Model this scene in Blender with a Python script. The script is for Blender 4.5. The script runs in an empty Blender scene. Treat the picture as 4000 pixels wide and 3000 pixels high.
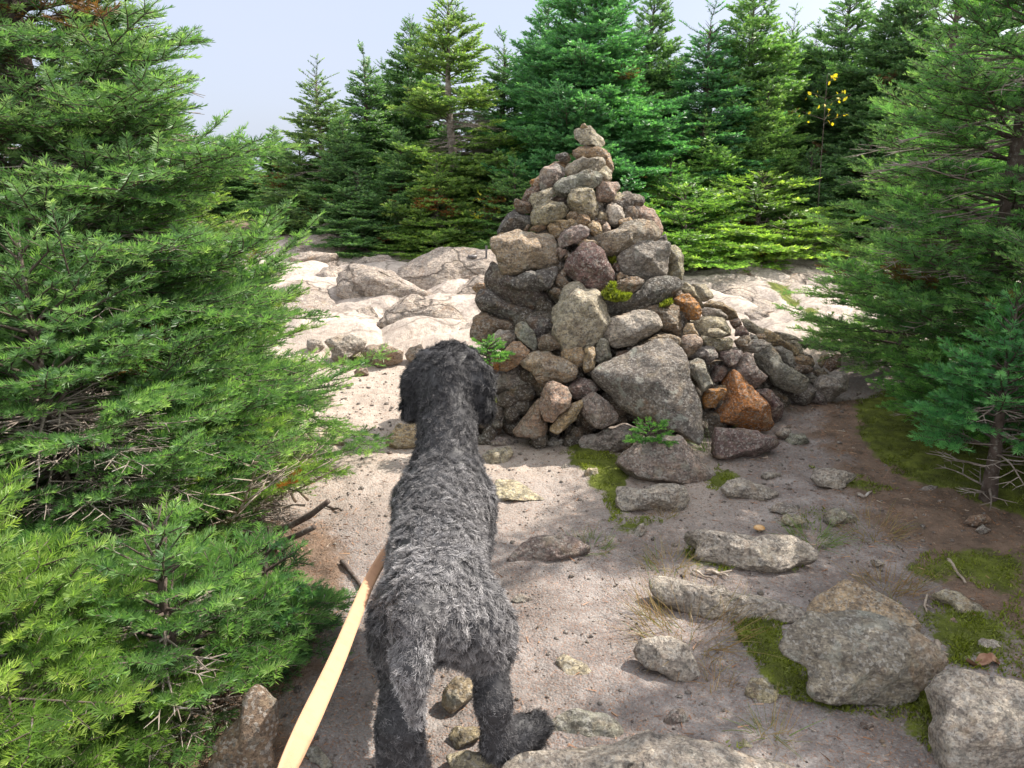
import bpy, bmesh, math, random
import numpy as np
from mathutils import Vector

C = bpy.context.scene.collection
rad = math.radians

# ------------------------------------------------------------------ camera
PITCH = rad(16.0); CAMZ = 1.55; FPX = 2965.0          # focal length in pixels of the 4000 px wide photograph
cam_d = bpy.data.cameras.new("camera"); cam = bpy.data.objects.new("camera", cam_d); C.objects.link(cam)
cam.location = (0, 0, CAMZ); cam.rotation_euler = (rad(90) - PITCH, 0, 0)
cam_d.sensor_width = 36.0; cam_d.lens = 36.0 * FPX / 4000.0
cam_d.clip_start = 0.05; cam_d.clip_end = 3000.0
bpy.context.scene.camera = cam

# ------------------------------------------------------------------ sky, sun, exposure
SUN = np.array([1.40, 0.72, 1.78]); SUN = SUN / np.linalg.norm(SUN)
EL = math.asin(SUN[2]); AZ = math.atan2(SUN[0], SUN[1])   # azimuth clockwise from +Y
w = bpy.data.worlds.new("World"); bpy.context.scene.world = w; w.use_nodes = True
nt = w.node_tree; nt.nodes.clear()
out = nt.nodes.new("ShaderNodeOutputWorld"); bg = nt.nodes.new("ShaderNodeBackground")
sky = nt.nodes.new("ShaderNodeTexSky"); sky.sky_type = 'NISHITA'; sky.sun_disc = False
sky.sun_elevation = EL; sky.sun_rotation = AZ
sky.air_density = 1.0; sky.dust_density = 2.2; sky.ozone_density = 1.2
tc = nt.nodes.new("ShaderNodeTexCoord")
mp = nt.nodes.new("ShaderNodeMapping"); mp.inputs['Scale'].default_value = (1.2, 1.2, 4.0)
cn = nt.nodes.new("ShaderNodeTexNoise"); cn.inputs['Scale'].default_value = 1.6; cn.inputs['Detail'].default_value = 6
cr = nt.nodes.new("ShaderNodeMapRange"); cr.inputs[1].default_value = 0.3; cr.inputs[2].default_value = 0.75
cr.inputs[3].default_value = 0.72; cr.inputs[4].default_value = 0.92
mx = nt.nodes.new("ShaderNodeMix"); mx.data_type = 'RGBA'
# thin veil of high cloud, brightened outside the camera's view as added fill light
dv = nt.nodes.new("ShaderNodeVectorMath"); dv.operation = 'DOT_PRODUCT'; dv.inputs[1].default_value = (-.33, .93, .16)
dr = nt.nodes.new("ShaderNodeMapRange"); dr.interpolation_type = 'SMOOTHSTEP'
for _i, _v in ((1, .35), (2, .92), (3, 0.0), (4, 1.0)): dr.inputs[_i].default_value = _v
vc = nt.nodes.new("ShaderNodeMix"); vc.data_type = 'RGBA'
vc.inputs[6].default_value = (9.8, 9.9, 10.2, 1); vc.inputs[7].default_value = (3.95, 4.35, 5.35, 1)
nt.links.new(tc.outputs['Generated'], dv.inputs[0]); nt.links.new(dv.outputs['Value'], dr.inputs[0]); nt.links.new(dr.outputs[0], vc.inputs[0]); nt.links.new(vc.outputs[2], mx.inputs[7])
nt.links.new(tc.outputs['Generated'], mp.inputs['Vector']); nt.links.new(mp.outputs[0], cn.inputs['Vector'])
nt.links.new(cn.outputs[0], cr.inputs[0]); nt.links.new(cr.outputs[0], mx.inputs[0])
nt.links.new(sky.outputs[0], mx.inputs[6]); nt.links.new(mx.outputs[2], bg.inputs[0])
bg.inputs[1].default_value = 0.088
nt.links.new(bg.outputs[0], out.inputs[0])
sl = bpy.data.lights.new("sun", 'SUN'); sl.energy = 4.3; sl.angle = rad(0.5); sl.color = (1.0, 0.93, 0.83)
so = bpy.data.objects.new("sun", sl); C.objects.link(so)
so.rotation_euler = Vector(SUN).to_track_quat('Z', 'Y').to_euler(); so.location = (3, 2, 6)
vs = bpy.context.scene.view_settings
bpy.context.scene.display_settings.display_device = 'sRGB'
vs.view_transform = 'Standard'; vs.look = 'None'; vs.gamma = 1.0; vs.use_curve_mapping = False
vs.exposure = 1.12
bpy.context.scene.cycles.max_bounces = 8
bpy.context.scene.cycles.transparent_max_bounces = 4

# ------------------------------------------------------------------ small maths
def perlin(p, seed=0):
    """gradient noise at points p (n,3), about -1..1"""
    p = np.asarray(p, float); i = np.floor(p).astype(np.int64); f = p - i
    u = f * f * f * (f * (f * 6 - 15) + 10)
    r = 0
    for dx in (0, 1):
        for dy in (0, 1):
            for dz in (0, 1):
                h = ((i[:, 0] + dx) * 374761393 + (i[:, 1] + dy) * 668265263 + (i[:, 2] + dz) * 1274126177 + seed * 97531) & 0xffffffff
                h = ((h ^ (h >> 13)) * 1103515245) & 0xffffffff
                h = ((h ^ (h >> 15)) * 2246822519) & 0xffffffff
                h = h ^ (h >> 16)
                gx = (h & 1023) / 511.5 - 1; gy = ((h >> 10) & 1023) / 511.5 - 1; gz = ((h >> 20) & 1023) / 511.5 - 1
                wgt = (u[:, 0] if dx else 1 - u[:, 0]) * (u[:, 1] if dy else 1 - u[:, 1]) * (u[:, 2] if dz else 1 - u[:, 2])
                r = r + wgt * (gx * (f[:, 0] - dx) + gy * (f[:, 1] - dy) + gz * (f[:, 2] - dz))
    return r * 1.3

def fbm(p, oct=4, seed=0):
    p = np.asarray(p, float); a = 1.0; r = np.zeros(len(p))
    for k in range(oct):
        r += a * perlin(p * 2 ** k, seed + k); a *= 0.5
    return r

def sstep(a, b, x):
    t = np.clip((x - a) / (b - a), 0, 1); return t * t * (3 - 2 * t)

def unit(v):
    v = np.asarray(v, float); return v / (np.linalg.norm(v, axis=-1, keepdims=True) + 1e-12)

# ------------------------------------------------------------------ mesh and object helpers
def mesh_np(name, verts, quads=None, tris=None, smooth=False, tone=None):
    verts = np.asarray(verts, np.float32)
    me = bpy.data.meshes.new(name)
    nq = 0 if quads is None else len(quads); nt_ = 0 if tris is None else len(tris)
    loops = []
    if nq: loops.append(np.asarray(quads, np.int32).ravel())
    if nt_: loops.append(np.asarray(tris, np.int32).ravel())
    loops = np.concatenate(loops)
    starts = np.concatenate([np.arange(nq) * 4, nq * 4 + np.arange(nt_) * 3]).astype(np.int32)
    me.vertices.add(len(verts)); me.vertices.foreach_set("co", verts.ravel())
    me.loops.add(len(loops)); me.loops.foreach_set("vertex_index", loops)
    me.polygons.add(nq + nt_); me.polygons.foreach_set("loop_start", starts)
    me.polygons.foreach_set("use_smooth", np.full(nq + nt_, smooth, bool))
    if tone is not None:
        a = me.attributes.new("tone", 'FLOAT', 'FACE'); a.data.foreach_set("value", np.asarray(tone, np.float32))
    me.update(); me.validate()
    return me

def link(name, me, mat=None, parent=None, loc=(0, 0, 0), color=None):
    o = bpy.data.objects.new(name, me); C.objects.link(o); o.location = loc
    if mat is not None and me is not None and len(me.materials) == 0: me.materials.append(mat)
    if parent is not None: o.parent = parent
    if color is not None: o.color = color
    return o

def tag(o, label=None, cat=None, group=None, kind=None):
    if label: o["label"] = label
    if cat: o["category"] = cat
    if group: o["group"] = group
    if kind: o["kind"] = kind
    return o

def empty(name, loc, label, cat, group=None):
    o = bpy.data.objects.new(name, None); C.objects.link(o); o.location = loc; o.empty_display_size = 0.1
    return tag(o, label, cat, group)

# ------------------------------------------------------------------ terrain and rays
CP, SP = math.cos(PITCH), math.sin(PITCH)
def ray(px, py):
    a = (px - 2000) / FPX; b = -(py - 1500) / FPX
    return np.array([a, CP + b * SP, -SP + b * CP])
def at_y(px, py, y):
    d = ray(px, py); t = y / d[1]; return np.array([d[0] * t, y, CAMZ + d[2] * t])

def ground_macro(x, y):
    x = np.asarray(x, float); y = np.asarray(y, float)
    z = 0.14 * np.logaddexp(0, (y - 5.75) * 4) / 4
    z = np.where(y > 11, np.minimum(z, 0.14 * (11 - 5.75)) + 0.02 * (np.minimum(y, 16) - 11), z)
    z = z - 0.30 * np.maximum(y - 16, 0) * sstep(16, 22, y)
    z = np.maximum(z, -60)
    z = z + 0.10 * sstep(1.5, 3.2, x) * sstep(1.5, 3.0, y) * (1 - sstep(5, 7, y)) + 0.10 * sstep(-1.0, -2.4, x) * (1 - sstep(5, 7, y))
    z = z - 0.25 * np.maximum(np.abs(x) - 14, 0)
    return np.maximum(z, -60)

def at_ground(px, py):
    d = ray(px, py); lo, hi = 0.5, 40.0
    ts = np.linspace(0.8, 30, 1200)
    X = d[0] * ts; Y = d[1] * ts; Z = CAMZ + d[2] * ts
    g = ground_macro(X, Y); below = np.nonzero(Z < g)[0]
    if len(below) == 0: t = 12.0
    else:
        k = below[0]; lo, hi = ts[max(k - 1, 0)], ts[k]
        for _ in range(25):
            m = (lo + hi) / 2
            if CAMZ + d[2] * m < ground_macro(d[0] * m, d[1] * m): hi = m
            else: lo = m
        t = (lo + hi) / 2
    return np.array([d[0] * t, d[1] * t, CAMZ + d[2] * t])

TILE = {'A': (1900, 450, .36166), 'B': (1800, 900, .36166), 'C': (2100, 900, .36166), 'D': (2600, 1100, .36166),
        'E': (1850, 1250, .36166), 'F': (2400, 1500, .36166), 'G': (2400, 1750, .72333), 'H': (1700, 2250, .788),
        'I': (1000, 1500, 1.2608), 'J': (0, 1700, .7834), 'K': (2600, 900, .36166), 'L': (1050, 880, .45208), 'P': (0, 0, 1.0)}
def pts(tile, s):
    ox, oy, k = TILE[tile]; v = [float(t) for t in s.replace(',', ' ').split()]
    return np.array([(ox + k * v[i], oy + k * v[i + 1]) for i in range(0, len(v), 2)])

# ------------------------------------------------------------------ node helper
def material(name):
    m = bpy.data.materials.new(name); m.use_nodes = True; m.node_tree.nodes.clear()
    return m, m.node_tree
def N(nt, t, **kw):
    n = nt.nodes.new(t)
    for k, v in kw.items():
        if k.startswith('i_'):
            key = k[2:].replace('_', ' '); n.inputs[int(key) if key.isdigit() else key].default_value = v
        else: setattr(n, k, v)
    return n
def noise(nt, vec, scale, detail=4, rough=0.55, dist=0.0):
    n = N(nt, "ShaderNodeTexNoise"); n.inputs['Scale'].default_value = scale; n.inputs['Detail'].default_value = detail
    n.inputs['Roughness'].default_value = rough; n.inputs['Distortion'].default_value = dist
    if vec is not None: nt.links.new(vec, n.inputs['Vector'])
    return n.outputs[0]
def ramp(nt, fac, a, b, lo=0.0, hi=1.0):
    n = N(nt, "ShaderNodeMapRange"); n.clamp = True
    for i, v in ((1, a), (2, b), (3, lo), (4, hi)): n.inputs[i].default_value = v
    nt.links.new(fac, n.inputs[0]); return n.outputs[0]
def mixc(nt, fac, a, b, blend='MIX'):
    n = N(nt, "ShaderNodeMix"); n.data_type = 'RGBA'; n.blend_type = blend
    for sock, v in ((0, fac), (6, a), (7, b)):
        if isinstance(v, (int, float)): n.inputs[sock].default_value = v
        elif isinstance(v, tuple): n.inputs[sock].default_value = v if len(v) == 4 else (*v, 1)
        else: nt.links.new(v, n.inputs[sock])
    return n.outputs[2]
def math_(nt, op, a, b=0.0):
    n = N(nt, "ShaderNodeMath"); n.operation = op
    for i, v in ((0, a), (1, b)):
        if isinstance(v, (int, float)): n.inputs[i].default_value = v
        else: nt.links.new(v, n.inputs[i])
    return n.outputs[0]
def bump(nt, height, strength, distance, normal=None):
    n = N(nt, "ShaderNodeBump"); n.inputs['Strength'].default_value = strength; n.inputs['Distance'].default_value = distance
    nt.links.new(height, n.inputs['Height'])
    if normal is not None: nt.links.new(normal, n.inputs['Normal'])
    return n.outputs[0]
def principled(nt, color, rough=0.8, normal=None, spec=0.3):
    b = N(nt, "ShaderNodeBsdfPrincipled")
    if isinstance(color, tuple): b.inputs['Base Color'].default_value = (*color, 1)
    else: nt.links.new(color, b.inputs['Base Color'])
    if isinstance(rough, (int, float)): b.inputs['Roughness'].default_value = rough
    else: nt.links.new(rough, b.inputs['Roughness'])
    b.inputs['Specular IOR Level'].default_value = spec
    if normal is not None: nt.links.new(normal, b.inputs['Normal'])
    return b
def finish(nt, shader):
    o = N(nt, "ShaderNodeOutputMaterial"); nt.links.new(shader, o.inputs[0])

# ------------------------------------------------------------------ materials
def make_rock(name="granite", cracks=False):
    m, t = material(name)
    tcn = N(t, "ShaderNodeTexCoord"); oi = N(t, "ShaderNodeObjectInfo")
    off = N(t, "ShaderNodeVectorMath", operation='MULTIPLY_ADD')
    cmb = N(t, "ShaderNodeCombineXYZ")
    r = math_(t, 'MULTIPLY', oi.outputs['Random'], 40.0)
    for i in range(3): t.links.new(r, cmb.inputs[i])
    t.links.new(tcn.outputs['Object'], off.inputs[0]); off.inputs[1].default_value = (1, 1, 1); t.links.new(cmb.outputs[0], off.inputs[2])
    v = off.outputs[0]
    squash = N(t, "ShaderNodeVectorMath", operation='MULTIPLY'); squash.inputs[1].default_value = (1.0, 1.0, 3.2)
    t.links.new(v, squash.inputs[0]); vs_ = squash.outputs[0]
    base = oi.outputs['Color']
    big = noise(t, v, 5.0, 6, 0.6, 0.3)
    fol = noise(t, vs_, 22.0, 8, 0.7, 0.6)                       # foliated grain
    fine = noise(t, v, 130.0, 3, 0.7)
    c = mixc(t, ramp(t, big, 0.3, 0.7), mixc(t, 1.0, base, (0.62, 0.60, 0.60), 'MULTIPLY'), mixc(t, 1.0, base, (1.28, 1.22, 1.12), 'MULTIPLY'))
    c = mixc(t, ramp(t, fol, 0.38, 0.60, 0.95, 0.0), c, mixc(t, 1.0, base, (0.42, 0.40, 0.40), 'MULTIPLY'))
    c = mixc(t, ramp(t, fine, 0.35, 0.65, 0.75, 0.0), c, mixc(t, 1.0, c, (0.55, 0.55, 0.57), 'MULTIPLY'))
    vo = N(t, "ShaderNodeTexVoronoi"); vo.inputs['Scale'].default_value = 120.0; t.links.new(v, vo.inputs['Vector'])
    sep = N(t, "ShaderNodeSeparateColor"); t.links.new(vo.outputs['Color'], sep.inputs[0])
    c = mixc(t, ramp(t, sep.outputs[0], 0.74, 0.80, 0.0, 0.45), c, (0.60, 0.57, 0.52))     # feldspar flecks
    c = mixc(t, ramp(t, sep.outputs[1], 0.86, 0.90, 0.0, 0.45), c, (0.05, 0.05, 0.05))      # mica
    rust = noise(t, v, 7.5, 5, 0.65, 0.8)
    c = mixc(t, ramp(t, rust, 0.56, 0.72, 0.0, 0.55), c, (0.34, 0.19, 0.09))
    pit = noise(t, v, 38.0, 4, 0.75, 0.3)
    c = mixc(t, ramp(t, pit, 0.51, 0.62, 0.0, 0.35 if cracks else 0.62), c, (0.13, 0.115, 0.10))
    ochre = noise(t, v, 13.0, 4, 0.6, 1.0)
    c = mixc(t, ramp(t, ochre, 0.55, 0.72, 0.0, 0.4), c, (0.50, 0.40, 0.26))
    lic = noise(t, v, 11.0, 7, 0.62, 0.5)
    la = math_(t, 'MULTIPLY', ramp(t, lic, 0.57, 0.62), oi.outputs['Alpha'])
    c = mixc(t, math_(t, 'MULTIPLY', la, 0.6), c, (0.40, 0.415, 0.36))                    # pale crust lichen
    wob = N(t, "ShaderNodeTexNoise"); wob.inputs['Scale'].default_value = 30.0; t.links.new(v, wob.inputs['Vector'])
    wv = N(t, "ShaderNodeVectorMath", operation='MULTIPLY_ADD'); wv.inputs[1].default_value = (.035, .035, .035)
    t.links.new(wob.outputs['Color'], wv.inputs[0]); t.links.new(v, wv.inputs[2])
    lv = N(t, "ShaderNodeTexVoronoi"); lv.inputs['Scale'].default_value = 15.0; t.links.new(wv.outputs[0], lv.inputs['Vector'])
    ls = N(t, "ShaderNodeSeparateColor"); t.links.new(lv.outputs['Color'], ls.inputs[0])
    disc = ramp(t, math_(t, 'SUBTRACT', math_(t, 'MULTIPLY', ls.outputs[0], 0.52), lv.outputs['Distance']), 0.0, 0.05)
    keep = ramp(t, ls.outputs[1], 0.45, 0.5)
    dl = math_(t, 'MULTIPLY', math_(t, 'MULTIPLY', disc, keep), oi.outputs['Alpha'])
    c = mixc(t, math_(t, 'MULTIPLY', dl, ramp(t, fine, 0.35, 0.6, 0.25, 0.85)), c, mixc(t, ls.outputs[2], (0.46, 0.42, 0.37), (0.40, 0.43, 0.35)))
    dk = noise(t, v, 8.0, 8, 0.68, 0.2)
    c = mixc(t, ramp(t, dk, 0.60, 0.68, 0.0, 0.3 if cracks else 0.5), c, (0.055, 0.055, 0.05))                # black lichen stains
    h = math_(t, 'ADD', math_(t, 'ADD', math_(t, 'MULTIPLY', fol, 1.0), math_(t, 'MULTIPLY', pit, -0.8)), math_(t, 'MULTIPLY', fine, 0.3))
    mid = noise(t, v, 14.0, 10, 0.62)
    nrm = bump(t, mid, 1.0, 0.06, bump(t, h, 1.0, 0.020))
    if cracks:
        w2 = N(t, "ShaderNodeTexNoise"); w2.inputs['Scale'].default_value = 2.5; w2.inputs['Detail'].default_value = 5; t.links.new(v, w2.inputs['Vector'])
        wv2 = N(t, "ShaderNodeVectorMath", operation='MULTIPLY_ADD'); wv2.inputs[1].default_value = (.55, .55, .55)
        t.links.new(w2.outputs['Color'], wv2.inputs[0]); t.links.new(v, wv2.inputs[2])
        cs = N(t, "ShaderNodeVectorMath", operation='MULTIPLY'); cs.inputs[1].default_value = (1.0, 1.9, 1.6); t.links.new(wv2.outputs[0], cs.inputs[0])
        cv = N(t, "ShaderNodeTexVoronoi"); cv.feature = 'DISTANCE_TO_EDGE'; cv.inputs['Scale'].default_value = 1.05; t.links.new(cs.outputs[0], cv.inputs['Vector'])
        cv2 = N(t, "ShaderNodeTexVoronoi"); cv2.feature = 'DISTANCE_TO_EDGE'; cv2.inputs['Scale'].default_value = 4.0; t.links.new(cs.outputs[0], cv2.inputs['Vector'])
        ck = math_(t, 'MULTIPLY', ramp(t, cv.outputs[0], 0.0, 0.035), ramp(t, math_(t, 'ADD', cv2.outputs[0], ramp(t, big, .45, .6, 0, .1)), 0.0, 0.02, .82, 1.0))
        c = mixc(t, ramp(t, ck, 0.0, 1.0, 0.7, 0.0), c, (0.12, 0.095, 0.075))
        nrm = bump(t, ck, 0.9, 0.03, nrm)
    b = principled(t, c, 0.82, nrm, 0.28)
    finish(t, b.outputs[0]); return m
ROCK = make_rock(); BEDROCK = make_rock('bedrock', True)

def make_needle(name, stops, trans):
    m, t = material(name)
    a = N(t, "ShaderNodeAttribute"); a.attribute_name = "tone"
    oi = N(t, "ShaderNodeObjectInfo")
    cr = N(t, "ShaderNodeValToRGB"); e = cr.color_ramp.elements
    e[0].position, e[0].color = stops[0][0], (*stops[0][1], 1); e[1].position, e[1].color = stops[-1][0], (*stops[-1][1], 1)
    for p_, c_ in stops[1:-1]:
        q = e.new(p_); q.color = (*c_, 1)
    t.links.new(a.outputs['Fac'], cr.inputs[0])
    col = mixc(t, 1.0, cr.outputs[0], oi.outputs['Color'], 'MULTIPLY')
    b = principled(t, col, 0.42, None, 0.45)
    tr = N(t, "ShaderNodeBsdfTranslucent"); t.links.new(mixc(t, 1.0, col, (1.25, 1.45, 0.7), 'MULTIPLY'), tr.inputs[0])
    ms = N(t, "ShaderNodeMixShader"); ms.inputs[0].default_value = trans
    t.links.new(b.outputs[0], ms.inputs[1]); t.links.new(tr.outputs[0], ms.inputs[2])
    finish(t, ms.outputs[0]); return m
NEEDLE = make_needle("fir_needles", [(0.0, (0.20, 0.085, 0.03)), (0.035, (0.17, 0.095, 0.03)), (0.05, (0.045, 0.105, 0.042)), (0.4, (0.100, 0.205, 0.076)),
                                     (0.75, (0.195, 0.335, 0.112)), (1.0, (0.34, 0.48, 0.17))], 0.48)
MOSSM = make_needle("moss", [(0.0, (0.075, 0.085, 0.015)), (0.5, (0.165, 0.20, 0.022)), (1.0, (0.34, 0.37, 0.04))], 0.3)
GRASSM = make_needle("grass_blades", [(0.0, (0.26, 0.15, 0.075)), (0.45, (0.30, 0.23, 0.10)), (0.6, (0.13, 0.17, 0.045)), (1.0, (0.15, 0.24, 0.05))], 0.3)
YLEAF = make_needle("autumn_leaf", [(0.0, (0.30, 0.33, 0.03)), (1.0, (0.65, 0.47, 0.03))], 0.4)
LITTER = make_needle("needle_litter", [(0.0, (0.13, 0.065, 0.035)), (0.5, (0.30, 0.145, 0.07)), (0.85, (0.42, 0.26, 0.15)), (1.0, (0.5, 0.42, 0.33))], 0.0)

def make_bark(name, c0, c1, c2):
    m, t = material(name); tcn = N(t, "ShaderNodeTexCoord"); v = tcn.outputs['Object']
    a = noise(t, v, 18, 8, 0.65, 0.4); l = noise(t, v, 34, 6, 0.7)
    c = mixc(t, ramp(t, a, 0.35, 0.65), c0, c1)
    c = mixc(t, ramp(t, l, 0.55, 0.66, 0, 0.85), c, c2)
    b = principled(t, c, 0.9, bump(t, a, 0.8, 0.01), 0.2); finish(t, b.outputs[0]); return m
BARK = make_bark("fir_bark", (0.055, 0.04, 0.032), (0.13, 0.10, 0.085), (0.24, 0.23, 0.21))
DEAD = make_bark("dead_wood", (0.17, 0.135, 0.11), (0.33, 0.28, 0.24), (0.45, 0.43, 0.40))
TWIG = make_bark("bleached_wood", (0.22, 0.17, 0.13), (0.45, 0.38, 0.31), (0.6, 0.55, 0.48))
# ------------------------------------------------------------------ stones
_ico = {}
def ico(n):
    if n not in _ico:
        bm = bmesh.new(); bmesh.ops.create_icosphere(bm, subdivisions=n, radius=1.0)
        bm.verts.ensure_lookup_table()
        _ico[n] = (np.array([v.co[:] for v in bm.verts]), np.array([[v.index for v in f.verts] for f in bm.faces])); bm.free()
    return _ico[n]

def radial_table(poly, n=240):
    th = np.linspace(-math.pi, math.pi, n, endpoint=False); R = np.zeros(n)
    d = np.stack([np.cos(th), np.sin(th)], 1)
    for i in range(len(poly)):
        p, q = poly[i], poly[(i + 1) % len(poly)]; e = q - p
        den = d[:, 0] * e[1] - d[:, 1] * e[0]; den = np.where(abs(den) < 1e-9, 1e-9, den)
        tt = (p[0] * e[1] - p[1] * e[0]) / den
        uu = (p[0] * d[:, 1] - p[1] * d[:, 0]) / den
        ok = (uu >= -1e-6) & (uu <= 1 + 1e-6) & (tt > 0)
        R = np.where(ok, np.maximum(R, tt), R)
    R = np.where(R <= 0, R[R > 0].mean() if (R > 0).any() else 0.1, R)
    k = np.array([1, 2, 1.]); k /= k.sum()
    R = sum(np.roll(R, j - 1) * k[j] for j in range(3))
    return R

def area_centroid(p):
    q = np.roll(p, -1, 0); cr = p[:, 0] * q[:, 1] - q[:, 0] * p[:, 1]; A = cr.sum() / 2
    if abs(A) < 1e-9: return p.mean(0)
    return np.array([((p[:, 0] + q[:, 0]) * cr).sum(), ((p[:, 1] + q[:, 1]) * cr).sum()]) / (6 * A)

def stone_geo(poly2, ux, uv, nn, Df, Db, seed, sub=4, e=0.62, rough=0.045, facets=14):
    """closed stone around the origin whose outline seen along nn is poly2 (2-D, centred)"""
    rng = np.random.default_rng(seed); V, T = ico(sub)
    s = np.hypot(V[:, 0], V[:, 1]); th = np.arctan2(V[:, 1], V[:, 0])
    Q = np.stack([np.cos(th) * s ** e, np.sin(th) * s ** e, np.sign(V[:, 2]) * abs(V[:, 2]) ** e], 1)
    for k in range(facets):
        n_ = unit(rng.normal(size=3) * np.array([1, 1, 1.0])); n_[2] = abs(n_[2]) if k < facets * 0.65 else n_[2]
        n_ = unit(n_ + np.array([0, 0, 0.55 * np.sign(n_[2])]))
        dlim = rng.uniform(0.56, 0.88); ex = Q @ n_ - dlim
        Q = Q - np.clip(ex, 0, None)[:, None] * n_ * 0.97
    R = radial_table(poly2); n = len(R)
    s2 = np.hypot(Q[:, 0], Q[:, 1]); th = np.arctan2(Q[:, 1], Q[:, 0])
    fi = (th + math.pi) / (2 * math.pi) * n; i0 = np.floor(fi).astype(int) % n; fr = fi - np.floor(fi)
    Rv = R[i0] * (1 - fr) + R[(i0 + 1) % n] * fr
    wdep = np.where(Q[:, 2] > 0, Df, Db)
    pos = (np.cos(th) * s2 * Rv)[:, None] * ux + (np.sin(th) * s2 * Rv)[:, None] * uv + (Q[:, 2] * wdep)[:, None] * nn
    size = math.sqrt(R.mean() * max(Df, 0.4 * R.mean())) * 2
    dirn = unit(pos); so_ = rng.uniform(-50, 50, 3)
    amp = rough * (fbm(pos / size * 2.3 + so_, 3, 1) + 0.0) + rough * 0.45 * fbm(pos / size * 7.0 + so_, 3, 7)
    amp = amp + rough * 0.22 * perlin(pos / size * 15.0 + so_, 9)
    rid = 1 - abs(perlin(pos / size * np.array([2.5, 2.5, 6.0]) + so_, 3)) * 2
    amp = amp + rough * 0.25 * rid
    pos = pos + dirn * (amp * size)[:, None]
    return pos, T

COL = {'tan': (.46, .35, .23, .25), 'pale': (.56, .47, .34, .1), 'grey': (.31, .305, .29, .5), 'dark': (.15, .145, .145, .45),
       'pink': (.38, .30, .26, .35), 'rust': (.42, .22, .075, .15), 'white': (.50, .50, .49, .2), 'brown': (.25, .195, .15, .3),
       'purple': (.215, .165, .165, .3), 'blue': (.27, .29, .29, .4), 'ptan': (.63, .52, .36, .05), 'spot': (.21, .20, .195, 1.0),
       'green': (.29, .31, .275, .6), 'bed': (.70, .60, .52, .12), 'olive': (.40, .36, .27, .5)}

def cairn_y(px, py):
    Y = 4.5
    for _ in range(8):
        p = at_y(px, py, Y); z = min(max(p[2], 0), 1.75)
        side = (p[0] - 0.48) / (1.25 if p[0] > 0.48 else 1.0)
        Y = 4.9 - 0.95 * (1 - z / 1.75) + (0.62 if p[0] > 0.48 else 0.30) * min(side * side, 1.6)
    return Y

n_stone = 0
def add_stone(name, label, cat, group, tile, s, col, mode='c', dy=0.0, tilt=12.0, thick=0.5, back=1.0, sub=None, rough=0.045, e=0.62, grow=1.05, join=None):
    """mode 'c': in the cairn; 'g': rests on the ground at its lower edge. tilt leans the outline plane back from upright."""
    global n_stone; n_stone += 1
    P = pts(tile, s); c2 = area_centroid(P); c2[1] = min(max(c2[1], P[:, 1].min()), P[:, 1].max())
    low = P[P[:, 1] > P[:, 1].max() - 0.12 * np.ptp(P[:, 1]) - 1e-6]; bx, by = low[:, 0].mean(), P[:, 1].max()
    if mode == 'c':
        Y = cairn_y(*c2) + dy; G = at_ground(bx, by)
        if G[1] < Y: Y = G[1] + 0.03 + min(dy, 0)
        org = at_y(c2[0], c2[1], Y)
    else:
        org = at_ground(bx, by) + np.array([0, dy, 0])
    t = rad(tilt); uv = np.array([0, math.sin(t), math.cos(t)]); ux = np.array([1., 0, 0]); nn = np.array([0, -math.cos(t), math.sin(t)])
    o = np.array([0, 0, CAMZ]); W = []
    for q in P:
        d = ray(*q); k = ((org - o) @ nn) / (d @ nn); W.append(o + d * k)
    W = np.array(W); L2 = np.stack([(W - org) @ ux, (W - org) @ uv], 1); cc = area_centroid(L2)
    cen = org + ux * cc[0] + uv * cc[1]; L2 = (L2 - cc) * grow
    w_, h_ = np.ptp(L2[:, 0]), np.ptp(L2[:, 1]); D = thick * math.sqrt(w_ * h_)
    if mode == 'c': D = min(D, 0.30); cen = cen + np.array([0, D * 0.55, 0])   # silhouette ring sits behind the front face
    sub = 5 if w_ * h_ > 0.022 else 4
    v, T = stone_geo(L2, ux, uv, nn, D, D * back, n_stone * 7 + 3, sub, e, rough)
    if join is not None:
        join.append((v + cen, T)); return None
    me = mesh_np(name, v, tris=T, smooth=True)
    c = COL[col]; j = np.random.default_rng(n_stone).uniform(0.92, 1.08, 3)
    ob = link(name, me, ROCK, None, cen, (min(c[0] * j[0] * 1.72, .78), min(c[1] * j[1] * 1.58, .70), min(c[2] * (j[1] + j[2]) * .72, .60), c[3]))
    return tag(ob, label, cat, group)

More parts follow.
